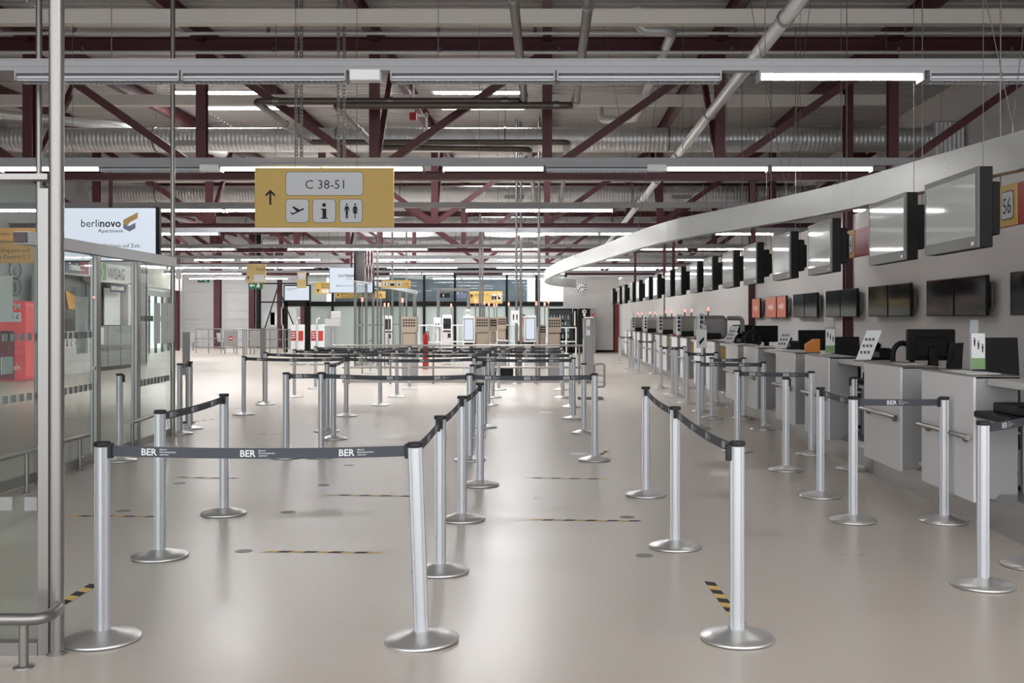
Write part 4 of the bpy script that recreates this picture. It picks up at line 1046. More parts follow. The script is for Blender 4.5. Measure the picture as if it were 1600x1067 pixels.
# ================================================================== RIGHT FAR: CLOCK, VENDING MACHINES
x, z, Y = PX(907,49.9), PZ(449,49.9), 49.95
t = thing('wall_clock', 'round white station clock on the far white wall', 'clock', (x, Y, z-.3))
c = MB(); vs = [(x+.3*math.cos(2*math.pi*i/32), Y-dy, z+.3*math.sin(2*math.pi*i/32)) for dy in (0,.05) for i in range(32)]
c.add(vs, [(i,(i+1)%32,32+(i+1)%32,32+i) for i in range(32)]); c.add(vs, [tuple(range(32,64))]); c.build('clock_face', 'white', t)
T = facing_cam(x, z, Y-.05); g = MB()
for i in range(12):
    a = 2*math.pi*i/12; ca, sa = math.cos(a), math.sin(a); g.poly([(ca*.2-sa*.022, sa*.2+ca*.022), (ca*.2+sa*.022, sa*.2-ca*.022), (ca*.28+sa*.022, sa*.28-ca*.022), (ca*.28-sa*.022, sa*.28+ca*.022)], T, .004)
g.build('hour_marks', 'ink', t)
for nm_, a, l, wd in (('hour_hand', math.radians(5), .17, .02), ('minute_hand', math.radians(238), .25, .015)):
    ca, sa = math.cos(a), math.sin(a); MB().poly([(-sa*wd,ca*wd),(sa*wd,-ca*wd),(ca*l+sa*wd,sa*l-ca*wd),(ca*l-sa*wd,sa*l+ca*wd)], T, .008).build(nm_, 'ink', t)
Y = 48.8
x0, x1 = PX(857,Y)+.0, PX(894,Y); z1 = PZ(482,Y)
t = thing('vending_machine', 'black glass-fronted vending machine full of bottles at the far wall', 'vending machine', (x0, Y, 0))
MB().box(x0, x0+.06, Y, Y+.8, 0, z1).box(x1-.06, x1, Y, Y+.8, 0, z1).box(x0, x1, Y, Y+.8, z1-.08, z1).box(x0, x1, Y+.7, Y+.8, .1, z1).box(x0, x1, Y, Y+.8, .1, .3).build('cabinet', 'black', t)
for r in range(5):
    z = .42+.3*r; MB().box(x0+.06, x1-.06, Y+.15, Y+.68, z-.02, z).build('shelf', 'screen_frame', t)
    for i in range(7):
        xx = x0+.14+i*.135
        tag(MB().lathe([(.035,0),(.035,.14),(.014,.18),(.014,.21)], (xx,Y+.22,z+.001), 8).build('bottle', 'bottle_white' if (r+i) % 3 else 'bottle_blue'), 'small drink bottle in the black vending machine at the far wall', 'bottle', 'bottles in the vending machine')
MB().box(x0+.06, x1-.06, Y+.01, Y+.02, .3, z1-.08).build('glass_front', 'glass', t)
t = thing('vending_machine', 'narrow dark vending machine squeezed beside the bottle machine', 'vending machine', (PX(897,Y), Y, 0))
MB().rbox(PX(896,Y), PX(902.5,Y), Y, Y+.8, .02, z1, .02).build('cabinet', 'black', t); MB().box(PX(897,Y), PX(899,Y), Y-.01, Y, 1.3, 2.0).build('label_strip', 'white_card', t)
t = thing('coffee_machine', 'black coffee vending machine with a white logo before the far wall', 'vending machine', (PX(905,Y), Y, 0))
MB().rbox(PX(904,Y), PX(922,Y), Y, Y+.75, .02, z1, .02).build('cabinet', 'black', t); MB().rbox(PX(922.3,Y), PX(931,Y), Y, Y+.75, .02, z1+.02, .02).build('pay_column', 'machine', t)
g = MB(); T = facing_cam(PX(913,Y), PZ(487,Y), Y); g.poly(circ(0,0,.1), T, .008); g.poly(circ(0,-.16,.06), T, .008); g.build('round_logo', 'white', t)
MB().poly(circ(0,0,.045), T, .012).build('logo_centre', 'black', t)
MB().box(PX(924,Y), PX(929,Y), Y-.01, Y, PZ(494,Y), PZ(490,Y)).build('price_display', 'dull_red', t)

# tall grey cabinet, luggage frame
Y = 25.6; x0, x1 = PX(911,Y), PX(928,Y)
t = thing('locker_cabinet', 'tall slim grey cabinet with a white people-distance label', 'cabinet', (x0, Y, 0))
MB().rbox(x0, x1, Y, Y+.3, .02, PZ(497,Y), .01).build('cabinet_body', 'store_grey', t)
MB().box(x0+.02, x1-.02, Y-.02, Y, PZ(497,Y), PZ(495,Y)).build('top_trim', 'white', t)
T = facing_cam(0, 0, Y)
MB().box(PX(916,Y), PX(922,Y), Y-.006, Y, PZ(524,Y), PZ(499,Y)).build('label_card', 'white_card', t)
g = MB()
for px in (917.8, 920.4): g.poly([(PX(px-.5,Y),PZ(516,Y)),(PX(px+.5,Y),PZ(516,Y)),(PX(px+.7,Y),PZ(510,Y)),(PX(px,Y),PZ(508.5,Y)),(PX(px-.7,Y),PZ(510,Y))], T, .009)
g.build('label_figures', 'ink', t)
Y = 20.3; t = thing('luggage_frame', 'tubular steel baggage size frame standing beside the tall grey cabinet', 'luggage frame', (PX(930,Y), Y, 0))
Z = lambda py: PZ(py, Y)
for dy in (0, .25):
    MB().path([(PX(932,Y),Y+dy,Z(605)),(PX(929,Y),Y+dy,Z(605)),(PX(929,Y),Y+dy,Z(569)),(PX(945,Y),Y+dy,Z(569)),(PX(945,Y),Y+dy,Z(605)),(PX(932,Y),Y+dy,Z(605))], .012, 8, .05).build('frame_loop', 'steel_brushed', t)
MB().tube((PX(929,Y),Y,Z(598)), (PX(929,Y),Y,0.02), .012, 8).tube((PX(929,Y),Y+.25,Z(598)), (PX(929,Y),Y+.25,0.02), .012, 8).build('frame_stem', 'steel_brushed', t)
MB().path([(PX(903,Y),Y-.1,.02),(PX(943,Y),Y-.05,.02)], .014, 8).path([(PX(903,Y),Y+.3,.02),(PX(943,Y),Y+.3,.02)], .014, 8).build('frame_foot', 'steel_dark', t)
m = MB()
for k in range(1, 4): z_ = Z(605)+(Z(569)-Z(605))*k/4; m.tube((PX(929,Y),Y,z_), (PX(945,Y),Y,z_), .006, 6)
m.build('frame_bars', 'steel_brushed', t)

# ================================================================== MIDDLE DISTANCE: BARRIER, KIOSKS, PODIUMS, POLES
Y = 25.3
t = thing('steel_barrier', 'low two-bar steel barrier crossing the middle of the hall', 'barrier', (PX(535,Y), Y, 0))
MB().tube((PX(535,Y),Y,.41), (PX(912,Y),Y,.41), .025, 10).build('rail', 'steel_brushed', t); MB().tube((PX(520,Y),Y,.95), (PX(912,Y),Y,.95), .025, 10).build('rail', 'steel_brushed', t)
MB().box(PX(535,Y), PX(912,Y), Y-.01, Y+.01, .03, .1).build('kick_plate', 'steel_brushed', t)
for px in (545, 610, 677, 742, 810, 838, 905): MB().tube((PX(px,Y),Y,0), (PX(px,Y),Y,.97), .024, 10).build('barrier_post', 'steel_brushed', t)
Y = 27.6
def kiosk(px0, px1, pyt, Y, label, dark=False):
    x0, x1 = PX(px0,Y), PX(px1,Y); zt = PZ(pyt,Y); t = thing('check_in_kiosk', label, 'kiosk', (x0, Y, 0), 'white check-in kiosks')
    w_ = x1-x0; sb = zt-.72 if not dark else zt-.55
    MB().rbox(x0, x1, Y, Y+.16, sb, zt, .02).build('screen_head', 'white', t)
    MB().box(x0+w_*.1, x1-w_*.1, Y-.006, Y, sb+.06, zt-.06 if not dark else zt-.12).build('screen_rim', 'ink', t)
    MB().box(x0+w_*.14, x1-w_*.14, Y-.009, Y-.005, sb+.08, zt-.08 if not dark else zt-.14).build('screen_panel', 'black_gloss' if dark else 'screen_white', t)
    MB().rbox(x0, x1-w_*.1, Y+.04, Y+.4, .02, sb-.05, .01).build('kiosk_body', 'wall_white', t)
    MB().box(x0+w_*.1, x1-w_*.2, Y+.1, Y+.3, sb-.05, sb).build('neck', 'black', t)
    MB().box(x0+w_*.55, x1-w_*.12, Y+.03, Y+.042, sb-.25, sb-.1).build('card_slot', 'ink', t)
kiosk(723, 742, 494, Y, 'white kiosk with lit blank screen, left one of two alike')
kiosk(819, 838, 493, Y, 'white kiosk with lit blank screen, right one of two alike')
kiosk(691, 706, 492, 36.0, 'older white kiosk with small dark screen farther back', True)
kiosk(599, 612, 493, 36.0, 'white kiosk with grey screen seen through the far glass booth', True)
def podium(px0, px1, pyt, Y, label):
    x0, x1 = PX(px0,Y), PX(px1,Y); zt = PZ(pyt,Y); w_ = x1-x0
    t = thing('control_podium', label, 'podium', (x0, Y, 0), 'tan podiums with perforated tops')
    MB().rbox(x0, x1, Y, Y+.35, zt-.42, zt, .01).build('upper_panel', 'podium_tan', t)
    m = MB()
    for i in range(5):
        for j in range(3): m.box(x0+w_*(.08+.175*i), x0+w_*(.08+.175*i)+.045, Y-.004, Y+.001, zt-.11-.075*j, zt-.065-.075*j)
    m.build('perforation_holes', 'ink', t)['kind'] = 'stuff'
    MB().rbox(x0+.01, x1-.02, Y+.02, Y+.33, zt-.78, zt-.43, .03).build('lower_cushion', 'podium_tan', t)
    MB().rbox(x0-.03, x1+.03, Y-.08, Y+.4, zt-.84, zt-.79, .01).build('shelf', 'worktop', t)
    MB().rbox(x0, x1, Y+.04, Y+.36, .02, zt-.85, .01).build('podium_body', 'store_grey', t)
podium(628, 651, 495, 27.4, 'tan podium with perforated panel beside the far glass booth')
podium(743, 764, 495, 27.9, 'tan podium with perforated panel right of the left lit kiosk')
podium(765, 776, 496, 31, 'smaller tan podium half hidden behind the one by the left kiosk')
podium(777, 791, 495, 35, 'smallest grey-tan podium, third behind the left kiosk')
podium(856, 877, 496, 27.9, 'tan podium with perforated panel in front of the bottle machine')
podium(842, 853, 507, 33, 'low tan podium between right kiosk and bottle machine')
for i, (px, py, Y, l) in enumerate(((629,469,27.7,'above the podium by the glass booth'), (743,470,28.2,'above the podium right of the left kiosk'), (757,473,33,'second of five behind the left kiosk podium'), (764,475,35,'third of five behind the left kiosk podium'),
      (772,477,38,'fourth of five behind the left kiosk podium'), (776,476,39,'fifth of five behind the left kiosk podium'), (795,475,35,'by the people-distance sign'), (838,474,31,'above the right lit kiosk'),
      (851,475,34,'left of two beside the bottle machine'), (857,470,29,'right of two beside the bottle machine'), (601,476,33,'inside the far glass booth, left'), (607,476,36,'inside the far glass booth, right'), (705,477,38,'above the older dark-screen kiosk'), (566,468,30,'left of the far glass booth poles'))):
    x = PX(px, Y); z = PZ(py, Y); t = thing('signal_lamp', 'thin pole with small red lamp, %s' % l, 'lamp', (x, Y, 0), 'red signal lamps of the check-in podiums')
    MB().tube((x,Y,0), (x,Y,z-.06), .02, 8).build('pole', 'machine', t); MB().tube((x,Y,z-.06), (x,Y,z+.06), .03, 10).build('red_lamp', 'lamp_red', t)
for px, Y, z1, l in ((807,26.2,RZ,'steel pole rising to the roof, left of a close pair in mid hall'), (814,26.6,RZ,'steel pole rising to the roof, right of a close pair in mid hall'), (842,25.9,RZ,'single steel pole rising to the roof right of the mid hall pair'),
                     (750,33,5.0,'thin steel pole above the left kiosk podium'), (754,34.5,5.0,'thin steel pole just right of its twin above the left kiosk podium'), (1038,39,3.4,'pale pole before the far white block')):
    steel_post(px, Y, .035, z1, l)
for px, py0, py1, Y, l in ((805,485,505,26.14,'white people-distance sign on the mid hall pole pair'), (731,483,494,27.65,'small white people sign on top of the left lit kiosk')):
    x, z0, z1 = PX(px,Y), PZ(py1,Y), PZ(py0,Y); w_ = (z1-z0)*.3 if px == 805 else .06
    t = thing('people_sign', l, 'sign', (x, Y, z0)); MB().rbox(x-w_, x+w_, Y, Y+.015, z0, z1, .004).build('sign_plate', 'white', t)
    T = facing_cam(x, z0, Y); H_ = z1-z0; g = MB()
    for u in (-w_*.45, w_*.45): g.poly([(u-w_*.12,H_*.25),(u+w_*.12,H_*.25),(u+w_*.2,H_*.62),(u,H_*.75),(u-w_*.2,H_*.62)], T, .003)
    g.build('sign_figures', 'ink', t)
# people-height boxes and bins
for px, pt, pb, Y, mm, l in ((765,563,577,26.6,'black','round black waste bin behind the steel barrier'), (791,574,597,25.9,'black','lower black box standing behind the steel barrier')):
    x = PX(px,Y); z0, z1 = max(.01,PZ(pb,Y)), PZ(pt,Y); tag(MB().lathe([(.14,0),(.17,z1-z0-.03),(.175,z1-z0)], (x,Y,z0 if px==791 else .01), 20).build('waste_bin', mm) if px == 765 else MB().rbox(x-.17, x+.17, Y, Y+.3, 0.01, z1, .02).build('waste_bin', mm), l, 'bin')
x = PX(665,33); t = thing('fire_extinguisher', 'red fire extinguisher standing by the far white fence', 'fire extinguisher', (x, 33, PZ(548,33)))
MB().lathe([(.06,0),(.085,.03),(.085,.46),(.04,.56),(.03,.6)], (x,33,PZ(548,33)-.0), 16).build('cylinder', 'board_red', t); MB().path([(x,33,PZ(548,33)+.6),(x+.08,33,PZ(548,33)+.62),(x+.12,33,PZ(548,33)+.3)], .012, 6, .05).build('hose', 'black', t)
t['label'] = 'red fire extinguisher on a stand by the far white fence'
MB().tube((x,33,0), (x,33,PZ(548,33)), .1, 12).build('stand', 'dull_red', t)
# white fences far back
def fence(px0, px1, Y, h, label, n_=6, mm='white'):
    t = thing('white_fence', label, 'fence', (PX(px0,Y), Y, 0)); x0, x1 = PX(px0,Y), PX(px1,Y)
    for z in (h, h*.6, h*.25): MB().tube((x0,Y,z), (x1,Y,z), .022, 8).build('rail', mm, t)
    for i in range(n_): x = x0+(x1-x0)*i/(n_-1); MB().tube((x,Y,0), (x,Y,h+.02), .024, 8).build('fence_post', mm, t)
fence(655, 690, 34, 1.4, 'white tubular fence beside the red fire extinguisher', 4)
fence(706, 724, 35, 1.4, 'white tubular fence between the older kiosk and the left lit kiosk', 3)
fence(776, 815, 36, 1.4, 'white tubular fence behind the people-distance sign', 4)
fence(840, 900, 38, 1.3, 'white tubular fence before the bottle machine', 5)
fence(306, 385, 49, 1.15, 'thin steel fence before the first far wall column', 5, 'steel_brushed')
fence(385, 470, 47, 1.15, 'steel fence before the wall screen at the far left', 8, 'steel_brushed')
for px, Y, l in ((362,48.4,'grey barrier panel with round red no-entry mark'), (402,46.8,'grey barrier panel right of the no-entry panel')):
    x = PX(px,Y); t = thing('barrier_panel', l, 'panel', (x, Y, 0)); MB().rbox(x-.32, x+.32, Y-.15, Y-.1, .35, 1.1, .02).build('panel_plate', 'machine', t)
    MB().tube((x-.28,Y-.12,0), (x-.28,Y-.12,.4), .03, 8).build('leg', 'steel_brushed', t); MB().tube((x+.28,Y-.12,0), (x+.28,Y-.12,.4), .03, 8).build('leg', 'steel_brushed', t)
    if px == 362:
        T = facing_cam(x, .72, Y-.15); MB().poly(circ(0,0,.11), T, .004).build('red_disc', 'board_red', t); MB().poly([(-.07,-.02),(.07,-.02),(.07,.02),(-.07,.02)], T, .008).build('white_bar', 'white', t)
# sanitiser stands
for px, l in ((465,'white and red sanitiser stand, left of two'), (496,'white and red sanitiser stand, right of two')):
    Y = 36; x = PX(px, Y); t = thing('sanitiser_stand', l, 'sanitiser stand', (x, Y, 0), 'hand sanitiser stands')
    MB().rbox(x-.24, x+.24, Y, Y+.06, .55, PZ(507,Y), .01).build('info_panel', 'white_card', t)
    MB().box(x-.22, x-.05, Y-.005, Y, .85, 1.2).box(x+.03, x+.2, Y-.005, Y, .85, 1.2).build('red_notice', 'dull_red', t)
    g = MB(); T = facing_cam(x, 0, Y-.005)
    for j in range(3): g.poly([(-.19,.95+.08*j),(-.09,.95+.08*j),(-.09,.98+.08*j),(-.19,.98+.08*j)], T, .002)
    g.build('notice_lines', 'white', t)
    MB().tube((x,Y-.1,.0), (x,Y-.1,1.45), .035, 10).build('dispenser_column', 'alu_light', t); MB().path([(x,Y-.1,1.45),(x,Y-.1,1.6),(x+.1,Y-.14,1.66)], .03, 8, .05).build('pump_head', 'white', t)
    MB().box(x-.24, x+.24, Y-.15, Y+.2, 0, .03).build('foot_plate', 'steel_brushed', t)
# grey slabs and white stand on posts
for px, Y, y0, y1, l in ((290.5,15.7,519,586,'grey blank sign slab near the slim pole by the glass partition'), (411,19.6,512,563,'grey blank sign slab beside the second long belt row')):
    x = PX(px,Y); t = thing('sign_slab', l, 'sign', (x, Y, 0), 'grey sign slabs')
    MB().rbox(x-.055, x+.055, Y, Y+.025, PZ(y1,Y), PZ(y0,Y), .004).build('slab_panel', 'store_grey', t)
    MB().tube((x,Y+.04,0), (x,Y+.04,PZ(y1,Y)+.15), .02, 8).lathe([(.12,0),(.12,.01),(.03,.03)], (x,Y+.04,0), 16).build('slab_stand', 'steel_dark', t)
x, y = POSTS['C2'][1:]; o = POSTS['C2'][0]
MB().tube((x,y,.98), (x,y,1.42), .022, 10).build('sign_tube', 'alu', o)
x, y = POSTS['S5'][1:]; o = POSTS['S5'][0]
MB().tube((x,y,.98), (x,y,1.1), .02, 8).build('sign_tube', 'alu', o); MB().rbox(x-.1, x+.08, y-.02, y, 1.1, 1.42, .004).build('sign_plate', 'white_card', o)
g = MB(); T = facing_cam(x, 1.2, y-.02); g.poly([(-.04,-.05),(0,0.0),(.03,.04),(.03,.09),(-.02,.05),(-.06,0)], T, .003); g.build('plate_figure', 'ink', o)
x, y = POSTS['H1'][1:]; o = POSTS['H1'][0]
MB().tube((x,y,.98), (x,y,1.32), .018, 8).build('sign_tube', 'alu', o)

# far glass booth in mid distance
for i, (p0, Y0, p1, Y1) in enumerate(((555,34.1,583,37.6), (583,37.6,613,42.3), (613,42.3,648,49.5))):
    a, b = (PX(p0,Y0),Y0), (PX(p1,Y1),Y1)
    glass_panel('glass_partition', '%s pane of the far glass booth in mid hall' % ['nearest','middle','farthest'][i], a, b, .05, 2.8, ((1.4,.07),))
for i, (px, Y) in enumerate(((555,34.1),(572,36.2),(583,37.6),(595,39.4),(613,42.3),(625,44.5),(635,46.5),(648,49.5))):
    x = PX(px,Y); full = px in (583+30, 556, 635)
    tag(MB().tube((x,Y,0), (x,Y,RZ if px in (613,635,555) else 2.85), .045 if px != 648 else .09, 10).build('booth_post', 'steel_brushed'), 'steel post of the far glass booth, %s from the camera%s' % (ORD[i], ', reaching the roof' if px in (613,635,555) else ''), 'post', 'posts of the far glass booth')
tag(MB().bar((PX(554,34),34,2.93), (PX(650,49.8),49.8,2.93), .16, .16).build('booth_header', 'alu_light'), 'steel header beam on top of the far glass booth', 'header')
# portal frames over the far podiums
Y = 40
t = thing('portal_frame', 'grey steel portal over dark and blue direction panels at the far front', 'portal', (PX(684,Y), Y, 0))
MB().tube((PX(685,Y),Y,0), (PX(685,Y),Y,2.75), .06, 10).tube((PX(732,Y),Y,0), (PX(732,Y),Y,2.75), .06, 10).build('portal_leg', 'store_grey', t)
MB().box(PX(683,Y), PX(734,Y), Y-.08, Y+.08, 2.72, 2.82).build('portal_beam', 'store_grey', t)
MB().box(PX(687,Y), PX(703,Y), Y-.02, Y+.02, PZ(465,Y), PZ(458,Y)).build('dark_panel', 'ink', t); MB().box(PX(714,Y), PX(729,Y), Y-.02, Y+.02, PZ(466,Y), PZ(458,Y)).build('blue_panel', 'logo_blue', t)
T = facing_cam(PX(693,Y), PZ(464,Y), Y-.02); MB().poly([(-.015,0),(.015,0),(.015,.08),(.04,.06),(0,.12),(-.04,.06),(-.015,.08)], T, .006).build('white_arrow', 'white', t)

# ================================================================== YELLOW SIGNS FAR AWAY
def ysign(px0, px1, py0, py1, Y, label, icons=(), arrow=None, lines=(), mm='sign_yellow', rods=True, fld=None):
    x0, x1, z0, z1 = PX(px0,Y), PX(px1,Y), PZ(py1,Y), PZ(py0,Y)
    t = thing('direction_sign', label, 'sign', ((x0+x1)/2, Y, z0), 'yellow direction signs far up the hall')
    MB().rbox(x0, x1, Y, Y+.06, z0, z1, .005).build('sign_board', mm, t); T = facing_cam(0, 0, Y)
    g = MB(); q = MB(); used = False; uq = False
    for (a, b, s) in icons:
        h = z1-z0; ua, ub = PX(a,Y), PX(b,Y); q.poly(rrect(ua, ub, z0+h*.2, z1-h*.2, .03), T, .004); uq = True; used = True
        c = (ua+ub)/2; k = h*.22
        if s == 'i': g.poly([(c-k*.25,z0+h*.28),(c+k*.25,z0+h*.28),(c+k*.25,z0+h*.6),(c-k*.25,z0+h*.6)], T, .008); g.poly(circ(c,z0+h*.68,k*.25,10), T, .008)
        elif s == 'p':
            for e in (-.45,.45): g.poly([(c+e*k-.03,z0+h*.28),(c+e*k+.03,z0+h*.28),(c+e*k+.05,z0+h*.6),(c+e*k-.05,z0+h*.6)], T, .008)
        elif s == 'w': g.poly(circ(c,z0+h*.42,k*.5,12), T, .008); g.poly([(c-k*.5,z0+h*.5),(c,z0+h*.45),(c-k*.1,z0+h*.7),(c-k*.35,z0+h*.7)], T, .008)
    if fld: q.poly([(PX(fld[0],Y),PZ(fld[3],Y)),(PX(fld[1],Y),PZ(fld[3],Y)),(PX(fld[1],Y),PZ(fld[2],Y)),(PX(fld[0],Y),PZ(fld[2],Y))], T, .004); uq = True
    if arrow:
        px, py, k = arrow; u, v = PX(px,Y), PZ(py,Y); k = k*Y/F; used = True
        g.poly([(u-k*.12,v-k*.5),(u+k*.12,v-k*.5),(u+k*.12,v+k*.1),(u+k*.4,v-k*.1),(u+k*.4,v+k*.1),(u,v+k*.5),(u-k*.4,v+k*.1),(u-k*.4,v-k*.1),(u-k*.12,v+k*.1)], T, .008)
    for s, px, py, k in lines: g.text(s, T, PX(px,Y), PZ(py,Y), k*Y/F, 0, 1, 'LEFT', .007); used = True
    if uq: q.build('sign_panel', 'sign_white', t)
    if used: g.build('sign_lettering', 'ink', t)
    MB().tube((x0+.1,Y+.03,z1), (x0+.1,Y+.03,RZ), .005, 5).tube((x1-.1,Y+.03,z1), (x1-.1,Y+.03,RZ), .005, 5).build('hanging_wires', 'steel_dark', t)['kind'] = 'stuff'
ysign(596, 641, 438, 450, 32.2, 'yellow sign with information, toilet and wheelchair pictograms above the far glass booth', ((598,606,'i'),(609,617,'p'),(620,628,'w')), None, (('>',634,446,5),))
ysign(733, 785, 455, 474, 43.6, 'yellow sign with up arrow above the left lit kiosk', ((769,775,'p'),(777,783,'w')), (737,462,6), (('Check-in  C',742,461.5,3.2),))
ysign(385, 415, 413, 442, 32.2, 'pale tan sign with two arrows near the far left columns', (), (388,434,5), (('Terminal',400,423,4),), 'sign_pale', fld=(397,413,429,440))
ysign(464, 478, 425, 450, 37.9, 'narrow pale tan sign before the far wall screen', (), None, (), 'sign_pale', fld=(466,477,427,437))
ysign(492, 518, 441, 459, 37.9, 'yellow sign half hidden behind the small advertising screen', (), (497,454,6), (('Sicherheit',502,446,3.2),('Security',502,450,3.2)), fld=(503,518,452,457))
ysign(524, 565, 456, 466, 37.7, 'yellow strip sign below the small advertising screen', (), (528,461,5), (('Boarding pass and',533,461,3),('Security Control',533,465,3)))
ysign(586, 602, 455, 466, 37.9, 'small yellow sign seen through the far glass booth', (), None, (('A',592,464,6),))
# emergency exit signs
for px, py, Y, l in ((318,437,59.43,'green emergency exit sign on the white far wall'), (399,446,49.27,'green emergency exit sign under the pale tan sign')):
    x, z = PX(px,Y), PZ(py,Y); t = thing('exit_sign', l, 'exit sign', (x, Y, z-.16), 'green exit signs')
    MB().rbox(x-.34, x+.34, Y, Y+.06, z-.16, z+.16, .01).build('sign_plate', 'green', t); T = facing_cam(x, z, Y)
    g = MB(); g.poly([(-.28,0),(-.18,.09),(-.18,.03),(-.03,.03),(-.03,-.03),(-.18,-.03),(-.18,-.09)], T, .006); g.poly(circ(.14,.09,.03,10), T, .006)
    g.poly([(.08,.05),(.18,.05),(.24,-.0),(.2,-.03),(.16,0),(.2,-.11),(.15,-.12),(.12,-.04),(.05,-.1),(.02,-.07),(.1,0)], T, .006); g.build('white_pictogram', 'white', t)
    MB().tube((x,Y+.03,z+.16), (x,Y+.03,3.86 if px == 399 else z+.2), .01, 6).build('drop_rod', 'steel_dark', t)

# ================================================================== FAR LEFT: COLUMNS, SEATS, WALL SCREEN, BRACING
for px, Y, w_, l in ((340,57.5,.3,'broad dark red column against the white far wall'), (394,58,.26,'dark red column right of the broad one, above the fence'), (404,57.6,.16,'black slim column close beside a dark red one'),
                     (437,58,.18,'dark column left of the far wall screen'), (474,56,.22,'dark red column at the edge of the far windows'), (277,53,.14,'dark red column at the glass entrance')):
    x = PX(px,Y); tag(MB().ibeam((x,Y,0), (x,Y,RZ-.3), w_*1.2, .3, .03, up=(0,1,0)).build('steel_column', 'black' if 'black' in l else 'red_steel'), l, 'column', 'columns at the far left')
Y = 57.7; tag(MB().bar((PX(412,Y),Y,.9), (PX(437,Y),Y,PZ(440,Y)), .06, .06).build('wind_brace', 'ink'), 'thin dark diagonal brace rising to the dark column at the far wall', 'brace')
tag(MB().bar((PX(463,Y),Y,.9), (PX(440,Y),Y,PZ(462,Y)), .06, .06).build('wind_brace', 'ink'), 'thin dark diagonal brace falling right of the dark column at the far wall', 'brace')
tag(MB().bar((PX(405,Y),Y-.05,PZ(443,Y)), (PX(480,Y),Y-.05,PZ(443,Y)), .06, .08).build('cross_rail', 'ink'), 'upper thin dark cross rail at the far wall', 'rail')
tag(MB().bar((PX(405,Y),Y-.05,PZ(472,Y)), (PX(480,Y),Y-.05,PZ(472,Y)), .06, .08).build('cross_rail', 'ink'), 'lower thin dark cross rail at the far wall', 'rail')
Y = 50; x0, x1, z0, z1 = PX(445,Y), PX(483,Y), PZ(469,Y), PZ(447,Y)
t = thing('wall_display', 'lit pale screen in a black frame at the far left, on black legs', 'display', (x0, Y, 0))
MB().rbox(x0-.06, x1+.06, Y, Y+.15, z0-.08, z1+.06, .02).build('display_frame', 'black', t); MB().box(x0, x1, Y-.005, Y+.01, z0, z1).build('screen_panel', 'screen_white', t)
g = MB(); T = facing_cam(x0, z0, Y-.005)
for j, (a, b) in enumerate(((.1,.6),(.1,.35))): g.poly([(a,.56-.07*j),(b,.56-.07*j),(b,.58-.07*j),(a,.58-.07*j)], T, .003)
g.build('screen_lines', 'ink_grey', t)
MB().box(x0-.06, x0+.12, Y+.02, Y+.12, 0, z0-.08).box(x1-.12, x1+.06, Y+.02, Y+.12, 0, z0-.08).box(x0, x1, Y+.02, Y+.12, z0-.3, z0-.1).build('stand_legs', 'black', t)
def seat(x, Y, label):
    t = thing('waiting_seat', label, 'seat', (0,0,0), 'grey waiting seats at the far wall')
    MB().rbox(-.23, .23, -.22, .2, .42, .45, .01).build('seat_pan', 'store_grey', t)
    m = MB(); m.bar((0,.2,.45), (0,.32,.9), .44, .03, up=(0,1,0)); m.build('backrest', 'store_grey', t)
    MB().tube((0,0,0), (0,0,.42), .025, 8).build('leg', 'steel_dark', t)
    t.location = (x, Y, 0); t.rotation_euler = (0,0,.9)
for i, px in enumerate((291, 300, 308)): seat(PX(px, 53)+.35+.35*i, 53+.5*i, '%s grey waiting seat of the row at the far white wall' % ('nearest to the slim pole,', 'middle', 'outermost')[i].replace(',', ''))
for px, py, Y, w_, h_, l in ((435,494,57.9,.45,.5,'white notice sheets left on the far wall below the screen'), (452,497,57.9,.4,.6,'white notice sheets right on the far wall below the screen'), (421,499,57.9,.3,.4,'small white notice sheet beside the diagonal brace')):
    x, z = PX(px,Y), PZ(py,Y); tag(MB().box(x-w_, x+w_, Y, Y+.02, z-h_, z+h_).build('wall_notice', 'white_card'), l, 'notice')
for px, Y, l in ((524,43,'white box station on a pole with printed figures, left'), (526,45,'white box station behind its twin in the far left')):
    pass
x = PX(519,40); t = thing('info_terminal', 'white box terminal on a pole before the far windows', 'terminal', (x, 40, 0)); MB().rbox(x-.3, x+.3, 40, 40.2, PZ(510,40), PZ(498,40), .02).rbox(x-.05, x+.3, 40, 40.2, PZ(498,40), PZ(486,40), .02).build('terminal_box', 'white', t)
MB().tube((x,40.1,0), (x,40.1,PZ(510,40)), .05, 10).build('pole', 'alu_light', t)
for j, (px, Y) in enumerate(((684,37.5),(642,37.8))):
    x = PX(px,Y); t = thing('document_reader', ['white reader box left of the older dark-screen kiosk', 'white reader box between booth and tan podium'][j], 'reader', (x, Y, 0)); MB().rbox(x-.16, x+.12, Y, Y+.2, PZ(511,Y), PZ(496,Y), .02).build('reader_head', 'white', t)
    MB().box(x-.1, x-.04, Y-.006, Y, 1.4, 1.45).box(x+0, x+.06, Y-.006, Y, 1.4, 1.45).build('reader_slots', 'ink', t); MB().rbox(x-.06, x+.04, Y+.05, Y+.15, 0.02, PZ(511,Y), .01).build('reader_column', 'wall_white', t)

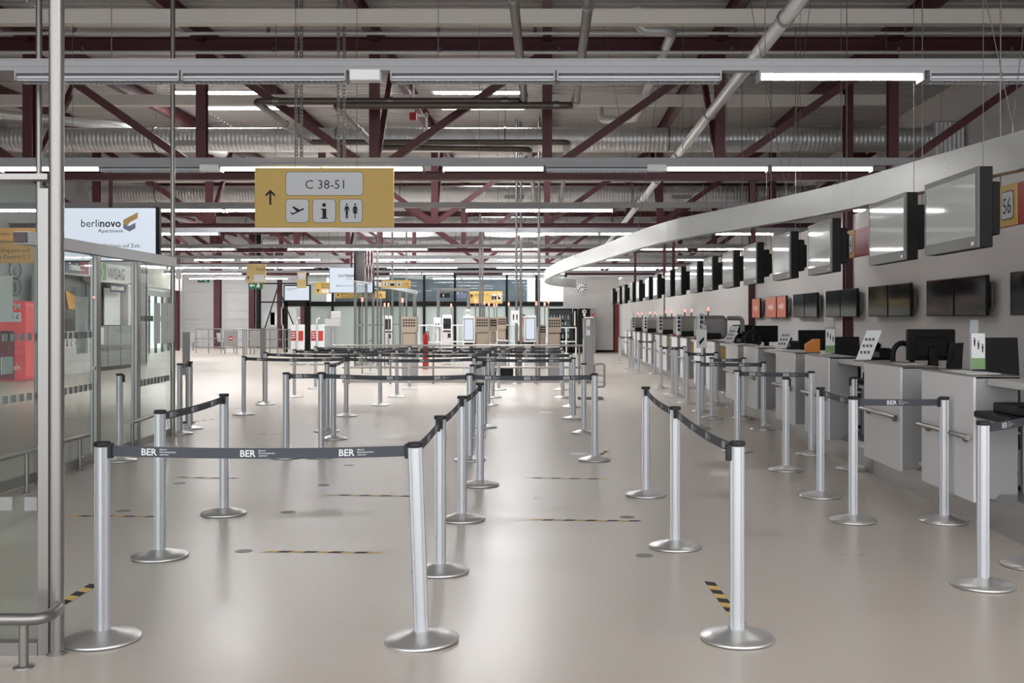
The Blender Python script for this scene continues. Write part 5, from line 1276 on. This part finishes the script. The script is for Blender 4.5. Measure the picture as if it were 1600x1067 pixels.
# glass entrance at the far left (two door leaves, canopy box)
gx0, gy0, gx1, gy1 = PX(221,46.5), 46.5, PX(272,54), 54.0
d2 = bpy.data.objects.new('door_2', None); COL.objects.link(d2); d2['kind'] = 'structure'
N = 5
for i in range(N+1):
    t_ = i/N; x, y = gx0+(gx1-gx0)*t_, gy0+(gy1-gy0)*t_; MB().box(x-.05, x+.05, y-.05, y+.05, 0, 2.75).build('door_frame', 'steel_dark', d2)
for i in range(N):
    a, b = i/N, (i+1)/N; p = (gx0+(gx1-gx0)*a, gy0+(gy1-gy0)*a, 1.35); q = (gx0+(gx1-gx0)*b, gy0+(gy1-gy0)*b, 1.35)
    MB().bar(p, q, .012, 2.7).build('door_pane', 'glass' , d2)
MB().bar((gx0,gy0,2.85), (gx1,gy1,2.85), .3, .25).build('door_header', 'alu_light', d2)
t = thing('canopy_box', 'grey-green lit canopy box above the glass entrance', 'canopy', (gx0, gy0, 3.1))
MB().bar((gx0-.2,gy0+.5,3.75), (gx1-.2,gy1,3.75), 1.2, 1.3).build('canopy_body', 'wall_beige', t)
w3 = bpy.data.objects.new('window_21', None); COL.objects.link(w3); w3['kind'] = 'structure'

# ================================================================== STOREFRONTS ON THE LEFT
SX = -13.8
def SYp(px): return SX*F/(px-VX)
t = thing('kiosk_storefront', 'grey service shop front with WISAG sign and RYANAIR board', 'shop front', (SX, 31.2, 0))
ya, yb_ = SYp(149), SYp(209)
MB().rbox(SX-.4, SX, ya, yb_, PZ(443, 33), 3.35, .01).build('fascia', 'wall_white', t)
for a, b in ((0,.33),(.34,.66),(.67,1)): MB().rbox(SX-.35, SX-.02, ya+(yb_-ya)*a, ya+(yb_-ya)*b-.02, .12, 1.4, .01).build('lower_panel', 'store_grey', t)
MB().box(SX-.3, SX-.06, ya, yb_, 0, .12).build('base_strip', 'store_dark', t)
MB().box(SX-.3, SX-.28, ya, yb_-.5, 1.4, 2.75).build('window_glazing', 'store_dark', t)
MB().box(SX-.25, SX-.22, ya+1.15, yb_-.55, 1.42, 2.6).build('roller_blind', 'counter_grey', t)
MB().rbox(SX-.3, SX-.0, yb_-.45, yb_, 1.4, 2.8, .01).build('side_pier', 'wall_white', t)
T = facing_plusx(ya, PZ(443,33), SX)
MB().poly([(.1,.06),(.75,.06),(.75,.62),(.1,.62)], T, .01).build('green_emblem', 'green_light', t)
MB().path([T(.3,.06,.02),T(.5,.3,.02),T(.3,.5,.02),T(.42,.62,.02)], .025, 6, .1).build('emblem_stroke', 'white', t)
MB().text('WISAG', T, .85, .12, .38, .0, .8, 'LEFT', .012).build('shop_lettering', 'ink_grey', t)
T = facing_plusx(SYp(171), PZ(457,33.2), SX+.02)
rb = MB().poly([(0,0),(1.15,0),(1.15,.24),(0,.24)], T, .02).build('airline_board', 'navy', t); MB().text('RYANAIR', T, .2, .06, .13, .03, 1.1, 'LEFT', .025).build('airline_lettering', 'white', rb)
MB().poly([(.04,.06),(.16,.06),(.16,.18),(.04,.18)], T, .025).build('airline_emblem', 'tape_yellow', rb)
MB().tube((SX+.12,ya,.78), (SX+.12,yb_,.78), .025, 10).build('front_rail', 'steel_brushed', t)
MB().box(SX, SX+.004, SYp(157), SYp(162), .82, 1.35).build('paper_notice', 'white_card', t)
t = thing('exchange_storefront', 'money exchange shop front with navy Travelex sign seen through glass', 'shop front', (SX, 27, 0))
ya, yb_ = 26.7, SYp(148)
MB().rbox(SX-.4, SX, SYp(99), yb_, PZ(432,31), 3.4, .01).build('fascia', 'wall_white', t)
T = facing_plusx(SYp(99), PZ(428,30.2), SX)
MB().poly([(0,0),(.98,0),(.98,.45),(0,.45)], T, .01).build('sign_board', 'navy', t); MB().poly([(1.0,0),(1.6,0),(1.6,.45),(1.0,.45)], T, .01).build('red_board', 'wine', t)
g = MB(); g.text('Travelex', T, .3, .1, .22, .02, .68, 'LEFT', .014); g.text('worldwide', T, 1.04, .22, .07, 0, 1, 'LEFT', .014); g.text('money', T, 1.04, .1, .07, 0, 1, 'LEFT', .014); g.build('shop_lettering', 'white', t)
MB().box(SX-.32, SX-.3, 28, yb_, 1.0, 2.8).build('window_glazing', 'store_dark', t)
MB().poly([(.9,1.55),(1.5,1.4),(1.5,1.0),(1.1,1.0)], facing_plusx(29, .9, SX-.28), .02).build('orange_poster', 'sign_amber', t)
MB().rbox(SX-.3, SX, 28.6, yb_, 0, 1.25, .01).build('lower_panel', 'wall_white', t)
T = facing_plusx(29.3, .78, SX)
q = MB(); g = MB()
for i, s in enumerate('$£€¥'): q.poly(rrect(.28*i,.28*i+.22,0,.3,.03), T, .006); g.text(s, T, .28*i+.11, .05, .19, .02, .9, 'CENTER', .011)
q.build('currency_plates', 'counter_grey', t)['kind'] = 'stuff'; g.build('currency_signs', 'ink', t)
# wall with pound sign circles
T = facing_plusx(0, 0, -14.3)
for i, (px, py, s) in enumerate(((22,422,'£'), (22,448,'$'))):
    Y = -14.3*F/(px-VX); y0, z0 = Y, PZ(py, Y); m = MB(); m.path([(-14.27, y0+.3*math.cos(2*math.pi*k/24), z0+.24*math.sin(2*math.pi*k/24)) for k in range(25)], .014, 6)
    t = thing('currency_roundel', 'outlined circle with %s sign on the grey wall above the red cash machine' % ('pound' if i == 0 else 'dollar'), 'sign', (-14.27, y0, z0-.25)); m.build('ring', 'ink', t)
    MB().text(s, facing_plusx(y0, z0, -14.3), 0, -.12, .24, 0, 1.2, 'CENTER', .02).build('currency_sign', 'ink', t)
# red cash machine
Y = 26.3; x0, x1 = PX(-14,Y), PX(40,Y); zt = PZ(470,Y)
t = thing('cash_machine', 'glowing red ATM cash machine behind the near glass', 'cash machine', (x0, Y, 0))
T = facing_cam(0, 0, Y)
MB().poly(rrect(x0, x1, .02, zt, .12), lambda u,v,w: (u, Y+.5-w, v), .5).build('machine_body', 'atm_red', t)
MB().box(x0+.1, x1-.28, Y-.02, Y, .05, 1.3).build('front_recess', 'wine', t)
MB().rbox(x0+.2, PX(33,Y), Y-.03, Y, PZ(503,Y), PZ(488,Y), .01).build('currency_plate', 'white', t)
g = MB(); g.text('$ £', T, PX(31,Y), PZ(498,Y), .12, .01, 1, 'RIGHT', .035); g.build('currency_lettering', 'ink', t)
g = MB(); g.text('ATM', T, PX(32,Y), PZ(483,Y), .15, .04, 1, 'RIGHT', .006); g.text('Cash', T, PX(32,Y), PZ(578,Y), .15, .01, 1, 'RIGHT', .026); g.build('machine_lettering', 'white', t)
MB().box(x0+.3, PX(20,Y), Y-.04, Y-.02, 1.05, 1.3).build('machine_screen', 'black_gloss', t)
tag(MB().box(PX(0,16.5)-.9, PX(19,16.5), 16.5, 16.52, PZ(503,16.5), PZ(431,16.5)).build('poster_board', 'white_card'), 'large pale grey poster board before the red cash machine', 'poster')
# security camera / white dome by slim pole
t = thing('wall_speaker', 'white rounded speaker hanging beside the slim pole', 'speaker', (PX(279,14.5), 14.5, PZ(436,14.5)))
x = PX(279,14.5); MB().rbox(x-.035, x+.035, 14.46, 14.54, PZ(436,14.5), PZ(420,14.5), .02).build('speaker_body', 'white', t); MB().tube((x,14.5,PZ(420,14.5)), (x,14.5,PZ(400,14.5)), .008, 6).build('bracket', 'steel_dark', t)

# ================================================================== THE ONE PERSON, half hidden behind the right lit kiosk
import bmesh
def skinned(name, m, J, E, parent, lv=2):
    bm = bmesh.new(); sk = bm.verts.layers.skin.verify(); V_ = []
    for i, j in enumerate(J):
        v = bm.verts.new(j[:3]); v[sk].radius = (j[3], j[4] if len(j) > 4 else j[3]); v[sk].use_root = (i == 0); V_.append(v)
    for a, b in E: bm.edges.new((V_[a], V_[b]))
    me = bpy.data.meshes.new(name); bm.to_mesh(me); bm.free(); me.materials.append(MATS[m])
    o = bpy.data.objects.new(name, me); COL.objects.link(o); o.parent = parent
    md = o.modifiers.new('skin', 'SKIN'); md.use_smooth_shade = True
    sb = o.modifiers.new('subd', 'SUBSURF'); sb.levels = lv; sb.render_levels = lv
    return o
py_ = 33.6; px_ = PX(817.5, py_)
t = thing('person', 'person with dark hair and pale shirt standing behind the right lit kiosk', 'person', (px_, py_, 0))
J = [(0,0,.95,.13,.1),(0,0,1.15,.12,.09),(0,0,1.38,.15,.1),(0,0,1.5,.052),(0,0,1.55,.05),(0,-.01,1.64,.075,.09),(0,-.01,1.72,.07,.085),
     (-.18,0,1.4,.055),(-.24,-.02,1.13,.04),(-.22,-.18,.95,.03),(.18,0,1.4,.055),(.24,-.02,1.13,.04),(.22,-.18,.95,.03),
     (-.09,0,.85,.085),(-.1,0,.48,.06),(-.1,.02,.08,.042),(-.1,-.12,.04,.035),(.09,0,.85,.085),(.1,0,.48,.06),(.1,.02,.08,.042),(.1,-.12,.04,.035)]
J += [(0,-.1,1.67,.016),(.085,0,1.66,.018),(-.085,0,1.66,.018)]
EX = [(5,21),(5,22),(5,23)]
for wr, sx_ in ((9,-1),(12,1)):
    x_, y_, z_ = J[wr][:3]; J.append((x_, y_-.06, z_-.02, .03, .016)); pm = len(J)-1; EX.append((wr, pm))
    for f in range(4):
        fx = x_+(f-1.5)*.02; ln = (.07,.08,.075,.06)[f]; J.append((fx, y_-.06-ln*.55, z_-.035, .009)); EX.append((pm, len(J)-1)); J.append((fx, y_-.06-ln*.8, z_-.035-ln*.4, .008)); EX.append((len(J)-2, len(J)-1))
    J.append((x_-sx_*.04, y_-.05, z_-.03, .01)); EX.append((wr, len(J)-1)); J.append((x_-sx_*.05, y_-.085, z_-.045, .009)); EX.append((len(J)-2, len(J)-1))
E = [(0,1),(1,2),(2,3),(3,4),(4,5),(5,6),(2,7),(7,8),(8,9),(2,10),(10,11),(11,12),(0,13),(13,14),(14,15),(15,16),(0,17),(17,18),(18,19),(19,20)]
try:
    skinned('body', 'skin', J, E+EX, t)
    MB().lathe([(.002,-.006),(.008,0),(.002,.006)], (px_-.03,py_-.095,1.7), 10).lathe([(.002,-.006),(.008,0),(.002,.006)], (px_+.03,py_-.095,1.7), 10).build('eyes', 'ink', t)
    MB().box(px_-.025, px_+.025, py_-.1, py_-.085, 1.605, 1.615).build('mouth', 'dull_red', t)
    J2 = [(x,y,z,a[0]+.018,(a[1] if len(a) > 1 else a[0])+.018) for (x,y,z,*a) in (J[0],J[1],J[2],J[7],J[8],J[10],J[11],(0,0,1.52,.05))]
    skinned('shirt', 'shirt', J2, [(0,1),(1,2),(2,3),(3,4),(2,5),(5,6),(2,7)], t)
    J3 = [(x,y,z,a[0]+.018,(a[1] if len(a) > 1 else a[0])+.018) for (x,y,z,*a) in (J[0],J[13],J[14],J[15],J[17],J[18],J[19])]
    skinned('trousers', 'trousers', J3, [(0,1),(1,2),(2,3),(0,4),(4,5),(5,6)], t)
    skinned('hair', 'hair', [(0,.0,1.77,.085,.085),(0,.05,1.68,.088,.06),(0,.06,1.56,.07,.045)], [(0,1),(1,2)], t)
except Exception as e:
    print('person', e)
